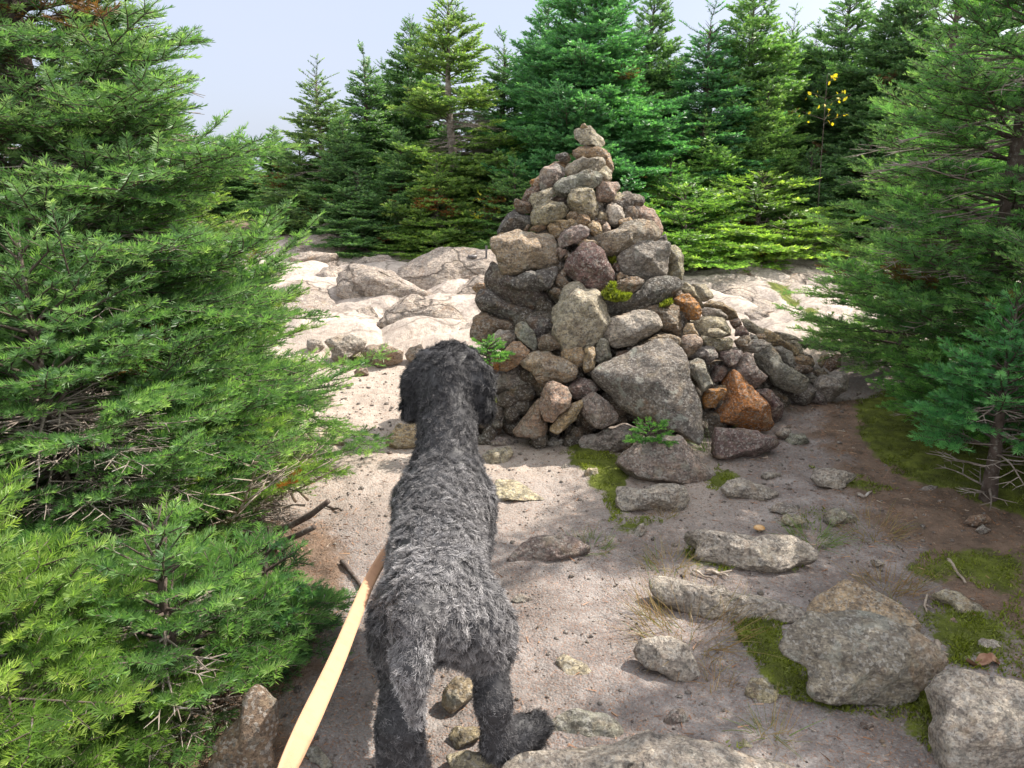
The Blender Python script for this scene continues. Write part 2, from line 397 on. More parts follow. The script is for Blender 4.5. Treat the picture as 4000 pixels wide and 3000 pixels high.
CG = "stones piled in the cairn"
CAIRN = [  # tile, colour, dy, thickness, label, outline
('A', 'tan', 0, .5, "tiny pebble balanced on the very top of the cairn", "1015 130 1035 100 1060 83 1082 98 1098 132 1060 148"),
('A', 'pale', 0, .5, "thick wedge of tan stone capping the cairn under a pebble", "965 150 1000 135 1110 140 1200 200 1260 240 1285 290 1240 350 1110 345 1005 348 985 270 970 200"),
('A', 'tan', .02, .6, "flat brown stone directly under the capstone", "945 385 1000 345 1100 340 1230 352 1310 395 1310 470 1100 470 1000 445"),
('A', 'tan', .14, .5, "narrow stone sloping down behind the flat one below the capstone", "1280 395 1330 420 1370 500 1382 580 1360 625 1290 610 1240 500"),
('A', 'dark', .05, .6, "small dark block perched alone on the shoulder near the top", "755 425 820 403 890 408 922 462 880 500 790 497 752 475"),
('A', 'tan', .12, .5, "sloping slab under the small dark perched block", "630 575 720 510 800 485 880 495 890 570 800 600 690 600"),
('A', 'ptan', -.02, .5, "long pale yellow boulder leaning up to the right near the top", "860 530 900 480 1000 455 1140 465 1200 440 1300 440 1322 490 1260 560 1170 622 1050 645 920 630 868 592"),
('A', 'pale', .06, .5, "small tan stone tucked under the end of the long pale yellow one", "1160 640 1210 590 1290 558 1358 600 1358 690 1290 725 1200 705"),
('A', 'grey', -.02, .5, "rounded salt and pepper grey boulder high on the shoulder", "588 612 640 570 760 533 860 575 885 640 800 712 720 782 630 808 590 770 583 680"),
('A', 'tan', .06, .5, "tan sliver behind the salt and pepper boulder", "508 752 530 690 590 620 620 700 610 790 540 780"),
('A', 'rust', .08, .6, "rust orange chip sticking out behind the salt and pepper boulder", "468 712 510 688 565 695 575 760 500 765"),
('A', 'grey', -.06, .45, "long smooth grey stone lying across the upper cairn", "738 770 800 710 900 660 1050 633 1200 638 1262 680 1240 742 1140 795 1000 832 860 858 770 832"),
('A', 'pink', -.01, .5, "pink angular block jutting out below the narrow top", "1185 780 1240 735 1340 705 1430 718 1462 770 1410 842 1370 905 1250 922 1205 917 1190 840"),
('A', 'brown', .06, .5, "upright brown stone behind the tilted tan slab", "383 912 430 810 480 768 585 765 610 830 540 900 470 935 400 937"),
('A', 'pale', -.03, .45, "flat tan slab tilted up beside the upright brown stone", "462 910 490 850 560 825 640 800 760 783 778 842 700 905 600 982 520 995 478 935"),
('A', 'brown', .0, .5, "notched brown stone at the outer edge beside the tilted tan slab", "298 992 308 913 370 930 440 940 515 920 530 1000 495 1065 400 1053 328 1032"),
('A', 'grey', .07, .5, "small flat grey stone wedged beside the round boulder", "705 905 770 858 830 868 890 910 870 955 760 960"),
('A', 'olive', -.06, .6, "round speckled boulder in the heart of the upper cairn", "888 900 930 838 1020 803 1100 818 1160 868 1222 970 1228 1060 1160 1103 1060 1083 960 1022 898 962"),
('A', 'olive', -.06, .55, "smooth loaf shaped boulder below the tilted tan slab", "488 1060 518 1000 600 958 720 938 830 938 893 990 883 1062 780 1123 650 1173 540 1183 493 1142"),
('A', 'dark', .0, .5, "dark grey boulder on the outer shoulder beside the loaf shaped one", "108 1255 150 1150 220 1060 310 1033 420 1058 500 1085 520 1150 420 1215 300 1262 180 1275 115 1285"),
('A', 'tan', -.01, .6, "fist sized tan stone under the round speckled boulder", "868 1092 900 1050 970 1032 1003 1070 972 1132 910 1143"),
('A', 'tan', -.03, .6, "small upright tan stone below the round speckled boulder", "978 1132 1008 1070 1080 1058 1122 1110 1125 1172 1080 1213 1008 1182"),
('A', 'pale', .02, .6, "cracked tan stone beside the pale rounded one", "1200 1105 1230 1045 1320 1058 1330 1132 1260 1145"),
('A', 'white', -.02, .55, "pale rounded stone with a split corner beside the big sloping slab", "1312 1060 1325 960 1400 968 1482 1010 1508 1060 1492 1132 1420 1183 1345 1165"),
('A', 'pale', .08, .5, "tan stone set back behind the pale rounded one", "1335 950 1380 868 1440 835 1492 880 1495 955 1440 990 1380 985"),
('A', 'pink', .08, .4, "big pinkish grey slab sloping down at the outer shoulder", "1445 975 1530 917 1640 948 1800 1018 1882 1080 1932 1180 1922 1252 1870 1315 1750 1240 1650 1230 1560 1190 1500 1120 1470 1030"),
('A', 'tan', -.02, .5, "small wedge lying on the red stained slab", "1428 1155 1470 1108 1560 1108 1618 1172 1560 1195 1450 1190"),
('A', 'brown', .04, .5, "flat chip under the cracked tan stone", "1155 1155 1180 1118 1290 1125 1330 1175 1260 1200 1185 1182"),
('A', 'tan', .0, .4, "thin flat slab lying behind the grey wedge in mid cairn", "712 1152 780 1122 900 1138 1055 1180 1055 1220 940 1225 850 1270 785 1235"),
('A', 'tan', -.02, .5, "short yellowish stone leaning above the huge square block", "653 1192 690 1158 770 1208 818 1272 795 1325 740 1328 698 1272"),
('A', 'grey', -.08, .5, "grey wedge shaped boulder beside the huge square block", "768 1335 820 1270 920 1208 1010 1198 1090 1218 1133 1262 1080 1335 980 1393 880 1423 798 1413"),
('A', 'tan', -.05, .6, "rounded tan cobble beside the grey wedge", "1100 1205 1150 1153 1220 1158 1258 1220 1253 1293 1190 1308 1130 1265"),
('A', 'pink', -.05, .6, "small pointed stone standing on the red stained slab", "1253 1262 1263 1190 1300 1148 1342 1200 1353 1268 1300 1285"),
('A', 'pink', -.08, .42, "large slab with a red stain across its face", "1098 1335 1200 1300 1330 1270 1480 1200 1700 1158 1790 1178 1882 1250 1893 1312 1830 1373 1640 1435 1500 1495 1290 1515 1208 1443 1108 1355"),
('A', 'dark', .04, .6, "dark jagged lump at the outer end of the red stained slab", "1795 1395 1860 1330 1942 1288 1978 1350 1973 1415 1900 1420"),
('A', 'tan', -.05, .6, "smooth tan cobble under the grey wedge", "993 1382 1028 1343 1120 1343 1218 1390 1192 1433 1080 1423 1008 1418"),
('A', 'tan', .03, .6, "little tan stone at the outer edge on the huge square block", "103 1342 120 1288 170 1253 213 1270 223 1315 160 1345"),
('A', 'tan', .0, .5, "flat chip on top of the huge square block", "465 1235 530 1188 640 1168 645 1215 560 1250"),
('A', 'brown', .02, .5, "thin upright chip behind the top of the huge square block", "380 1260 450 1175 485 1190 450 1240"),
('A', 'pink', -.02, .6, "pinkish brown chip wedged beside the huge square block", "752 1452 790 1418 885 1470 855 1515 800 1555"),
('A', 'brown', -.01, .6, "small brown chock stone below the pinkish brown chip", "838 1548 880 1472 922 1500 925 1542 890 1580"),
('B', 'olive', -.10, .5, "huge square lichen covered block with a flat top", "330 140 370 105 560 45 640 30 800 60 930 40 990 70 1030 150 1062 300 1062 360 960 402 800 412 650 473 560 492 450 488 428 430 380 280 340 230"),
('B', 'dark', .02, .42, "big dark boulder bulging out under the huge square block", "263 560 300 470 360 368 420 440 460 480 600 470 700 520 700 640 880 650 1052 750 1022 812 870 833 760 883 640 863 480 783 330 692 278 620"),
('B', 'dark', -.07, .4, "dark flat slab squeezed beneath the huge square block", "518 580 600 520 720 468 880 428 1032 400 1042 480 992 590 960 632 820 648 640 643 560 622"),
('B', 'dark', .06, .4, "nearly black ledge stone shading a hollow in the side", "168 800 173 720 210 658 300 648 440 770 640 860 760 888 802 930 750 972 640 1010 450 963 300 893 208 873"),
('B', 'tan', .14, .5, "yellowish end of a stone poking out behind the black ledge stone", "108 620 150 573 260 568 300 640 200 700"),
('B', 'brown', .08, .45, "large brown boulder at the foot beside the dog's head", "108 1100 150 960 250 873 330 930 640 1005 720 1040 600 1150 400 1160 310 1200 200 1215 115 1185"),
('B', 'brown', -.02, .5, "brown chock stone standing between the dark slab and the block", "1008 500 1030 473 1100 488 1195 590 1155 655 1100 655 1035 580"),
('B', 'brown', -.01, .5, "small brown wedge above the big sunlit pale boulder", "962 670 1000 623 1080 648 1125 690 1082 750 1018 712"),
('B', 'brown', .0, .5, "little brown chip beside the purplish five sided boulder", "1065 460 1110 422 1145 440 1135 495 1095 502"),
('C', 'purple', -.12, .5, "purplish five sided boulder in the centre of the cairn", "303 400 338 330 440 238 510 178 600 178 680 228 740 320 852 490 852 562 740 642 640 678 540 643 470 582 410 502 318 442"),
('C', 'grey', -.06, .5, "grey block with an orange edge under the red stained slab", "888 320 960 260 1060 178 1150 153 1400 163 1432 200 1432 420 1402 492 1250 548 1050 503 930 453 903 382"),
('C', 'olive', .06, .5, "tall narrow stone standing at the end of the grey block", "1420 190 1500 163 1562 220 1583 340 1593 450 1572 565 1500 550 1420 510 1440 420 1440 280"),
('C', 'dark', -.04, .42, "long dark slab with pale lichen under the grey block", "688 720 800 770 900 700 1000 690 1130 608 1250 568 1400 528 1500 538 1552 590 1563 660 1470 723 1350 793 1200 853 1100 893 900 933 778 928 768 850"),
('C', 'brown', -.10, .5, "mossy oval stone lying on the long dark slab", "828 620 850 573 950 538 1080 508 1163 550 1132 612 1050 663 950 688 858 662"),
('C', 'brown', .04, .5, "shaded chip between the five sided boulder and the grey block", "795 395 830 352 895 342 920 445 858 445"),
('C', 'tan', .0, .5, "small flat stone above the mossy oval one", "856 485 900 455 990 488 998 525 868 550"),
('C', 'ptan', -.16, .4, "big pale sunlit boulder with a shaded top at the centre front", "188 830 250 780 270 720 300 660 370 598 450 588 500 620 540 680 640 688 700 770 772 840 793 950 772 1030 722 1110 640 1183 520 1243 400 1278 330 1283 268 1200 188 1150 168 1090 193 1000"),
('C', 'white', -.12, .5, "whitish oval boulder beside the big pale sunlit one", "718 1090 758 1010 880 958 1000 908 1100 898 1250 928 1342 1010 1368 1070 1290 1133 1150 1203 1060 1283 960 1308 880 1303 738 1192"),
('C', 'pale', -.02, .6, "pale knob between the sunlit boulder and the whitish oval", "785 965 840 923 890 950 835 1000"),
('C', 'brown', -.02, .45, "brown block behind the whitish oval boulder", "1105 890 1200 858 1330 828 1450 803 1542 860 1572 980 1602 1050 1560 1140 1480 1120 1370 1090 1300 1040 1270 940 1150 915"),
('P', 'spot', -.26, .26, "giant leaning triangular slab covered in lichen spots", "2306 1472 2325 1455 2382 1422 2462 1386 2527 1354 2585 1332 2621 1328 2644 1345 2673 1377 2700 1440 2747 1547 2767 1663 2774 1724 2764 1780 2718 1752 2660 1710 2617 1704 2555 1657 2490 1636 2436 1592 2400 1563 2345 1512"),
('C', 'brown', -.04, .4, "grey brown slab resting behind the tip of the giant triangular slab", "1055 1295 1180 1200 1300 1128 1400 1103 1500 1138 1565 1200 1550 1280 1440 1250 1340 1260 1200 1300"),
('C', 'tan', -.10, .55, "square chock stone below the big pale sunlit boulder", "262 1330 300 1273 400 1288 480 1288 503 1360 503 1472 450 1493 330 1473 267 1432"),
('C', 'tan', -.12, .5, "upright tan finger stone below the big pale sunlit boulder", "498 1500 505 1290 560 1265 625 1265 638 1380 625 1503 520 1548"),
('C', 'green', -.06, .5, "greyish chock stone between the tan finger and the whitish oval", "628 1430 635 1290 660 1180 760 1200 800 1320 818 1412 690 1475"),
('C', 'brown', .0, .5, "rusty stone in the dark gap under the whitish oval boulder", "842 1405 868 1305 1040 1305 1055 1345 950 1395 858 1425"),
('C', 'brown', -.08, .55, "rounded brown boulder under the pale sunlit one's lower corner", "8 1240 48 1150 130 1128 200 1148 285 1200 305 1265 150 1318 28 1298"),
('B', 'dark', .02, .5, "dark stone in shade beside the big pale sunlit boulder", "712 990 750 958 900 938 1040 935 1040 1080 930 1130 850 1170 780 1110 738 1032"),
('B', 'green', -.06, .5, "greenish grey upright stone leaning beside the dark shaded one", "588 1130 598 1040 650 1008 712 1008 772 1090 822 1190 828 1272 780 1308 698 1252 618 1182"),
('B', 'white', -.06, .5, "pale oval stone above the little fir seedling", "302 1220 328 1160 420 1088 522 1083 592 1130 615 1185 520 1243 470 1300 388 1285"),
('B', 'tan', -.10, .55, "smooth egg shaped brown boulder beside the dog's ear", "408 1490 448 1380 498 1280 570 1218 650 1223 743 1330 702 1402 600 1483 500 1538 428 1523"),
('B', 'rust', -.08, .55, "small orange brown stone touching the dog's ear", "280 1485 338 1400 420 1383 440 1440 405 1525 338 1560"),
('E', 'olive', -.12, .5, "broad banded grey and tan boulder low in the pile", "498 480 558 410 700 343 820 343 862 400 1000 480 1102 540 1113 600 1082 672 1000 713 880 713 760 743 698 682 638 582 558 543"),
('E', 'grey', .05, .45, "big lichen grey base boulder with moss along its foot", "0 850 40 640 160 590 300 558 480 518 620 558 700 678 742 740 722 822 560 923 400 863 250 843 120 853"),
('E', 'purple', -.08, .55, "rounded pinkish stone next to the broad banded boulder", "1028 760 1078 680 1170 638 1290 688 1333 780 1272 842 1150 893 1078 863"),
('E', 'pink', -.16, .5, "angular pinkish brown boulder low at the front", "708 960 738 830 800 713 870 703 1000 768 1052 860 1053 960 922 1063 860 1133 778 1103 728 1022"),
('E', 'tan', -.10, .45, "tan bar of stone leaning against the grey rhomb at the front", "838 1190 898 1110 1050 948 1172 893 1178 960 1102 1112 920 1263 848 1223"),
('E', 'olive', -.02, .5, "tan grey triangular stone at the front corner of the pile", "423 1240 518 1120 600 1008 700 898 760 960 800 1100 783 1230 763 1303 620 1308 478 1283"),
('E', 'grey', -.10, .5, "flat faced grey rhomb shaped boulder at the front", "1158 1000 1178 918 1300 818 1420 898 1522 970 1588 1070 1562 1133 1400 1203 1328 1193 1218 1092"),
('D', 'purple', .04, .5, "rounded purplish boulder behind the orange triangle", "990 1210 1120 1198 1262 1268 1323 1380 1303 1482 1250 1555 1150 1500 1060 1320"),
('D', 'rust', -.04, .5, "orange and purple stained stone below the tall narrow one", "105 205 200 143 280 148 342 230 403 330 383 417 280 413 198 362 165 285"),
('D', 'pale', .14, .5, "pale stone behind the orange and purple stained one", "185 95 240 15 325 80 345 170 445 280 400 300 320 220 230 150"),
('D', 'pale', .30, .5, "pale boulder with a dark streaked end behind the pile", "300 40 440 45 525 120 540 172 430 235 345 185"),
('D', 'tan', .16, .45, "long tan stone at the back edge of the apron", "438 245 520 203 640 238 783 330 815 412 700 420 640 350 500 300"),
('D', 'white', .02, .45, "pale flat stone lying before the long tan one", "398 325 440 283 600 313 693 370 695 405 600 408 430 378"),
('D', 'pale', -.02, .45, "large golden tan boulder on the apron", "285 455 380 387 520 373 680 418 753 510 753 585 620 615 480 605 380 575 325 505"),
('D', 'pale', -.10, .5, "small golden wedge in front of the large golden boulder", "456 562 488 508 580 518 685 575 602 610 500 610"),
('D', 'tan', -.04, .5, "yellowish block beside the large golden boulder", "205 525 248 458 300 468 363 540 385 605 280 600 212 595"),
('D', 'pink', -.08, .5, "striped pinkish stone below the yellowish block", "178 722 198 598 340 588 403 630 408 702 330 783 260 828 198 793"),
('D', 'olive', -.04, .45, "flat tan grey stone under the large golden boulder", "388 642 398 598 600 618 740 598 768 640 722 733 590 763 468 723"),
('D', 'brown', .06, .5, "brown stone at the end of the large golden boulder", "705 425 790 403 835 470 805 530 750 500"),
('D', 'purple', .02, .5, "purplish brown stone stacked below the brown one", "745 605 768 520 820 488 882 520 925 572 860 600"),
('D', 'brown', -.02, .55, "rounded brown stone below the purplish brown one", "762 642 840 600 918 583 925 640 882 713 798 703"),
('D', 'ptan', .18, .4, "pale sunlit flat slab at the far edge of the apron", "815 415 880 393 980 458 1095 520 1070 570 1000 570 920 540 850 480"),
('D', 'white', .10, .5, "small whitish stone among the sunlit slabs", "916 625 930 555 992 588 1003 642 938 650"),
('D', 'tan', .12, .5, "tan stone next to the small whitish one", "990 570 1080 568 1100 655 1000 650"),
('D', 'tan', .08, .4, "long tan slab sloping down the far apron", "1056 555 1100 518 1200 558 1320 668 1442 718 1463 782 1430 825 1355 745 1250 705 1150 695 1085 635"),
('D', 'ptan', .22, .35, "very pale slab at the outer back edge of the apron", "1190 545 1300 568 1440 598 1555 710 1520 745 1440 665 1320 655"),
('D', 'ptan', .12, .4, "creamy curved stone at the end of the long sloping slab", "1295 655 1420 648 1503 720 1513 795 1460 798 1400 712"),
('D', 'blue', -.06, .55, "bluish grey cobble above the dark hollow", "268 822 380 738 470 708 540 728 593 800 563 853 470 915 420 855 340 855"),
('D', 'purple', -.06, .55, "dark purple stone beside the bluish grey cobble", "578 782 700 733 830 768 848 812 760 923 700 948 638 862"),
('D', 'grey', .02, .45, "flat grey stone behind the dark purple one", "765 725 930 638 1060 653 1153 702 1000 785 850 805"),
('D', 'purple', .02, .55, "small blackish purple stone down in the dark hollow", "518 1032 558 918 660 908 683 960 612 1093 540 1103"),
('D', 'grey', -.10, .5, "grey pinkish block against the giant triangular slab's edge", "243 882 360 833 430 878 503 980 503 1060 543 1140 410 1235 348 1102 278 982"),
('D', 'grey', -.08, .5, "grey angular boulder behind the orange triangle's tip", "628 1092 678 1010 800 868 880 813 960 828 1042 960 1113 1060 1082 1113 990 1180 900 1135 830 1100 690 1115"),
('D', 'green', -.10, .38, "long greenish grey boulder lying aslant on the apron", "988 802 1058 728 1150 708 1242 790 1352 960 1450 1018 1573 1090 1563 1182 1480 1223 1380 1203 1230 1143 1110 1012 1038 932"),
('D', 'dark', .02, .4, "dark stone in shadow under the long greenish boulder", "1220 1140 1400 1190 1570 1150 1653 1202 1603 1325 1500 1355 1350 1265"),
('D', 'grey', .02, .5, "grey stone nestled behind the long greenish boulder", "1145 722 1280 708 1393 800 1415 882 1370 960 1280 850"),
('D', 'tan', .04, .5, "brown stone under the creamy curved one", "1415 835 1480 788 1600 848 1625 902 1570 935 1460 905"),
('D', 'brown', .02, .5, "small brown stone with an orange tip at the outer end", "1408 955 1460 903 1560 918 1625 970 1560 1005 1440 995"),
('D', 'brown', .04, .5, "little brown stone beside the orange tipped one", "1615 975 1700 948 1775 1010 1722 1075 1655 1025"),
('D', 'grey', .0, .5, "grey stone against the end of the long greenish boulder", "1475 1025 1560 998 1662 1038 1685 1102 1620 1145 1555 1085"),
('D', 'brown', .10, .55, "egg shaped brown stone half under the fir boughs", "1735 955 1768 860 1830 793 1922 808 1905 940 1800 1005"),
('D', 'grey', .0, .55, "last big grey brown block where the apron meets the moss", "1698 1142 1728 1060 1840 988 1960 998 2032 1080 2003 1182 1890 1293 1790 1353 1728 1282"),
('D', 'tan', .16, .5, "mossy tan stone behind the egg shaped brown one", "1640 875 1720 800 1785 800 1775 880 1700 950"),
('D', 'dark', .06, .5, "crumbling reddish dark lump beside the last grey brown block", "1635 1305 1648 1200 1720 1205 1765 1345 1690 1355"),
('D', 'rust', -.02, .5, "rusty brown stone leaning behind the orange triangle", "418 1262 468 1188 600 1173 663 1188 645 1293 560 1375 448 1385"),
('D', 'tan', .06, .5, "flat tan stone wedged above the rusty brown one", "515 1185 560 1128 680 1128 685 1180"),
('D', 'rust', -.12, .4, "orange triangular stone standing at the front of the pile", "598 1442 678 1260 688 1110 780 1000 832 1030 970 1180 1150 1400 1243 1590 1190 1643 1050 1653 850 1603 638 1553"),
]
GROUNDED = [  # stones that rest on the ground by the cairn: tile, colour, tilt, thickness, label, outline
('E', 'grey', 35, .35, "low pinkish slab set in moss at the cairn's front foot", "1148 1320 1198 1258 1350 1238 1480 1148 1620 1123 1760 1178 1793 1230 1650 1373 1480 1443 1300 1463 1178 1413"),
('F', 'grey', 30, .34, "large foremost boulder with pale green lichen patches and moss at its foot", "43 850 130 748 360 598 560 578 700 573 782 640 942 760 1002 850 1123 960 1113 1052 1030 1073 820 1063 600 1053 400 1043 258 1012 128 932"),
('F', 'white', 40, .34, "pale flat topped block lying before the mossy foremost boulder", "33 1120 58 1083 300 1103 640 1078 760 1118 803 1250 702 1368 500 1363 250 1353 88 1393 28 1322"),
('F', 'purple', 15, .38, "dark purplish oblong block under the orange triangle", "1058 740 1093 473 1300 488 1560 518 1620 568 1740 568 1803 650 1763 702 1480 813 1250 798 1098 793"),
('F', 'grey', 20, .5, "knobbly grey stone with moss beside the oblong block", "1748 545 1820 458 1902 500 1905 560 1840 625"),
('F', 'grey', 35, .45, "low grey stone just beyond the knobbly mossy one", "1858 602 1920 518 2030 538 2123 630 2000 663 1900 653"),
('E', 'grey', 45, .35, "small pale stone lying before the triangular corner stone", "758 1322 820 1268 920 1263 1058 1325 950 1373 840 1373"),
('E', 'olive', 40, .4, "small grey stone behind the low pinkish slab", "1058 1282 1120 1198 1230 1183 1253 1222 1160 1273"),
('E', 'pale', 65, .3, "flat triangular flake lying near the moss", "858 1472 960 1408 1078 1403 1000 1478 920 1488"),
('E', 'grey', 50, .3, "rough grey flake at the foot of the mossy base boulder", "58 1012 120 958 330 918 383 990 280 1043 100 1058"),
]
def boulders():
    for (tile, col, dy, th, label, s) in CAIRN:
        if len(s) < 30: continue
        big = len(s) > 150
        add_stone("cairn_stone", label, "stone", CG, tile, s, col, 'c', dy, 42 if 'big pale sunlit boulder with' in label else 34 if 'giant' in label else (26 if tile == 'A' else 22), th, 1.2, sub=5 if 'giant' in label else 4,
                  rough=0.042, e=0.58 if big else 0.66, grow=0.98 if 'giant' in label else 1.05)
    for (tile, col, tilt, th, label, s) in GROUNDED:
        add_stone("cairn_stone", label, "stone", CG, tile, s, col, 'g', 0.02, tilt, th, 1.3, sub=5 if 'foremost' in label else 4)

GG = "stones half buried in the trail"
TRAIL = [  # tile, colour, tilt, thickness, name, label, outline
('G', 'white', 52, .30, "long pale grey stone with moss at one corner, bigger of two beside the mushroom", "370 455 480 448 640 468 820 458 950 478 1042 520 1088 570 1062 612 980 613 920 663 880 673 760 663 640 643 520 603 458 582 468 522 438 482"),
('G', 'white', 50, .22, "long wedge shaped stone tapering away above the dry grass", "213 690 260 673 400 698 560 748 720 778 880 818 1000 868 1043 920 920 943 780 933 700 943 540 923 380 863 258 812 218 752"),
('G', 'olive', 68, .2, "broad low slab behind the big dark grey boulder", "1110 790 1240 743 1360 778 1500 848 1603 930 1643 985 1500 1010 1200 960 1050 890 1070 830"),
('G', 'green', 26, .34, "big rugged dark grey boulder ringed by moss", "883 1060 938 990 1060 908 1200 888 1400 918 1560 968 1680 1048 1743 1130 1723 1192 1652 1242 1602 1322 1530 1383 1450 1403 1300 1353 1160 1333 1048 1293 1038 1190 958 1142 898 1102"),
('G', 'white', 45, .32, "rounded pale boulder alone in the trail gravel", "118 1090 148 1038 300 1023 382 1070 442 1160 448 1222 380 1263 280 1243 158 1183 128 1142"),
('G', 'pale', 70, .2, "flat pale stone at the edge of the moss by the big dark boulder", "708 1312 738 1243 800 1258 898 1332 850 1373 780 1373"),
('G', 'grey', 45, .35, "small rough stone near the bottom slab", "268 1472 308 1418 370 1408 413 1470 380 1503 278 1498"),
('G', 'white', 40, .30, "large pale boulder cut off by the picture's corner", "1763 1300 1788 1240 1860 1203 1960 1228 2120 1268 2212 1288 2420 1300 2450 1640 1980 1790 1800 1720 1773 1522 1808 1442 1798 1382"),
('G', 'white', 55, .3, "pale jagged stone lying in moss near the far needle litter", "1073 150 1088 103 1200 118 1312 138 1242 202 1210 238 1128 197"),
('F', 'white', 62, .25, "low whitish stone beyond the flat topped block", "1158 1130 1238 1068 1440 1033 1640 1078 1773 1170 1700 1213 1600 1253 1400 1183 1250 1193"),
('G', 'grey', 50, .35, "rounded stone beside the green grass tuft", "1138 380 1168 323 1230 323 1323 370 1312 402 1240 393 1178 423"),
('G', 'pale', 60, .3, "smaller pale stone in front of the green grass tuft", "908 390 918 360 990 363 1043 400 960 423"),
('G', 'pale', 68, .2, "curved pale stone lying in bright moss", "1718 790 1790 768 1870 778 1962 838 2013 890 2013 923 1950 893 1850 883 1828 832"),
('G', 'white', 65, .25, "small diamond shaped whitish stone in the moss", "1953 1060 1978 1018 2080 1048 2123 1090 2020 1133"),
('G', 'grey', 65, .25, "little grey stone on dark moss beneath the young fir", "1638 225 1690 203 1762 208 1720 238"),
('G', 'brown', 45, .35, "brownish stone sunk in red needle litter", "1878 410 1920 368 2000 363 2035 392 1960 425"),
('G', 'grey', 55, .35, "small pale stone in front of the brownish sunken one", "1948 442 1990 413 2038 445 1990 463"),
('G', 'pink', 55, .35, "small pink stone between the curved stone and the big boulder", "1793 932 1830 918 1873 950 1830 968"),
('G', 'pale', 50, .4, "small pale lump with moss beside the bottom slab", "658 1602 700 1568 753 1620 700 1643"),
('G', 'white', 65, .3, "tiny white stone alone on grey gravel", "1388 612 1430 598 1463 625 1420 638"),
('G', 'grey', 75, .15, "flush flat grey stone beyond the mushroom", "828 332 880 298 1000 303 993 347 900 353"),
('F', 'white', 60, .4, "thin whitish stone on the bare ground near the oblong block", "1588 990 1630 958 1823 968 1640 1033"),
('F', 'white', 40, .4, "upright whitish chip before the pale flat topped block", "212 1642 228 1560 320 1478 353 1570 333 1622 250 1658"),
('E', 'pale', 40, .4, "knobby pale stone beside the mossy front foot", "1200 1645 1245 1592 1330 1598 1360 1690 1300 1740 1220 1710"),
('E', 'white', 55, .4, "small roundish white stone on the trail by the moss", "943 1592 990 1548 1043 1570 1043 1612 980 1628"),
('P', 'white', 72, .16, "wide flat bedrock slab along the bottom edge", "1930 3010 2055 2935 2250 2912 2410 2895 2490 2870 2630 2850 2720 2870 2840 2900 2930 2935 3060 2960 3140 3000 3160 3060 2900 3180 2300 3200 1950 3120"),
('H', 'grey', 58, .25, "grey slab beside the dog's turned hind paw", "538 762 600 698 700 658 860 688 902 710 948 780 900 813 740 803 620 798"),
('H', 'pale', 75, .18, "flush pale stone in the trail beyond the hind paw", "598 422 640 388 720 428 793 490 720 513 660 513"),
('H', 'grey', 78, .15, "flush pale stone just beside the dog's rump", "368 122 420 88 493 115 400 133"),
('H', 'olive', 50, .4, "tan stone seen between the dog's hind legs", "28 652 48 558 110 493 172 508 193 580 130 643 80 693"),
('H', 'olive', 60, .3, "lumpy tan stone in front of the dog's hind feet", "60 790 100 745 150 738 220 750 215 800 110 855"),
('H', 'pale', 65, .25, "low tan stone under the dog's hind legs", "58 892 150 858 260 875 330 905 240 960 80 950"),
('I', 'grey', 55, .28, "triangular grey stone with a grass tuft behind it", "773 552 830 498 890 458 960 468 1033 505 1000 527 900 547"),
('I', 'pale', 80, .1, "flat pale flagstone flush with the trail by the dog's ribs", "738 352 745 293 800 298 893 350 830 363"),
('E', 'pale', 62, .25, "bright sunlit slab beside the dog's shoulder", "100 1455 140 1392 390 1358 423 1440 320 1533 200 1553"),
('E', 'grey', 66, .2, "thin grey slab behind the bright one at the dog's shoulder", "158 1302 220 1263 360 1268 453 1330 350 1353 200 1353"),
('I', 'tan', 55, .3, "rounded stone at the dog's neck in the cairn's shadow", "403 182 440 128 500 118 520 180 440 195"),
('I', 'pale', 62, .25, "pale stone beneath the low reaching bough", "118 178 178 138 262 148 270 180 190 200"),
('L', 'bed', 55, .3, "pale ridge of stone in the sunlit dirt beyond the bough", "338 1502 450 1448 540 1438 593 1510 480 1543 400 1543"),
('J', 'brown', 12, .35, "upright brown rock under the nearest fir at the leash", "1060 1659 1080 1540 1180 1440 1200 1330 1240 1300 1290 1310 1343 1370 1363 1480 1363 1690 1230 1740"),
('P', 'grey', 75, .2, "small flat grey stone in shade under the leash", "1185 2925 1240 2915 1300 2985 1270 3005 1220 2980"),
]
LEDGE = [  # loose boulders by the bedrock: tile, colour, tilt, label, outline
('L', 'bed', 15, "pale pinkish boulder with moss below, first of the row along the ledge", "468 1002 600 958 740 948 832 1010 792 1082 680 1143 600 1193 538 1163 498 1082"),
('L', 'pink', 18, "striped pinkish boulder with cracks at the ledge foot", "788 1092 860 1038 1000 1028 1153 1090 1133 1172 1050 1218 960 1223 858 1173"),
('L', 'bed', 15, "pale boulder peeking out beside the dog's head", "1178 1112 1220 1058 1320 1028 1343 1100 1250 1183 1198 1163"),
('L', 'bed', 25, "small pale block behind the fir twigs at the ledge foot", "328 1062 330 985 440 985 473 1040 400 1113"),
('L', 'bed', 20, "low stone under the first ledge boulder among fir twigs", "335 1205 430 1148 473 1170 460 1215 380 1230"),
('L', 'pink', 30, "small stone lying in the dirt below the ledge moss", "728 1262 780 1228 850 1238 858 1290 740 1303"),
('K', 'bed', 14, "blocky tan boulder standing behind the cairn's shoulder", "40 150 200 133 330 148 402 200 413 260 382 322 250 333 150 300 50 280"),
('K', 'bed', 20, "small pinkish block below the blocky tan boulder", "218 442 300 418 403 450 383 493 250 498"),
('K', 'pink', 35, "rounded pinkish stone beside the crack in the slabs", "758 482 840 438 900 438 1013 540 920 533 800 513"),
('K', 'bed', 25, "grey rounded boulder at the forest edge beyond the slabs", "1238 242 1340 198 1500 188 1640 208 1723 270 1600 295 1420 275"),
]
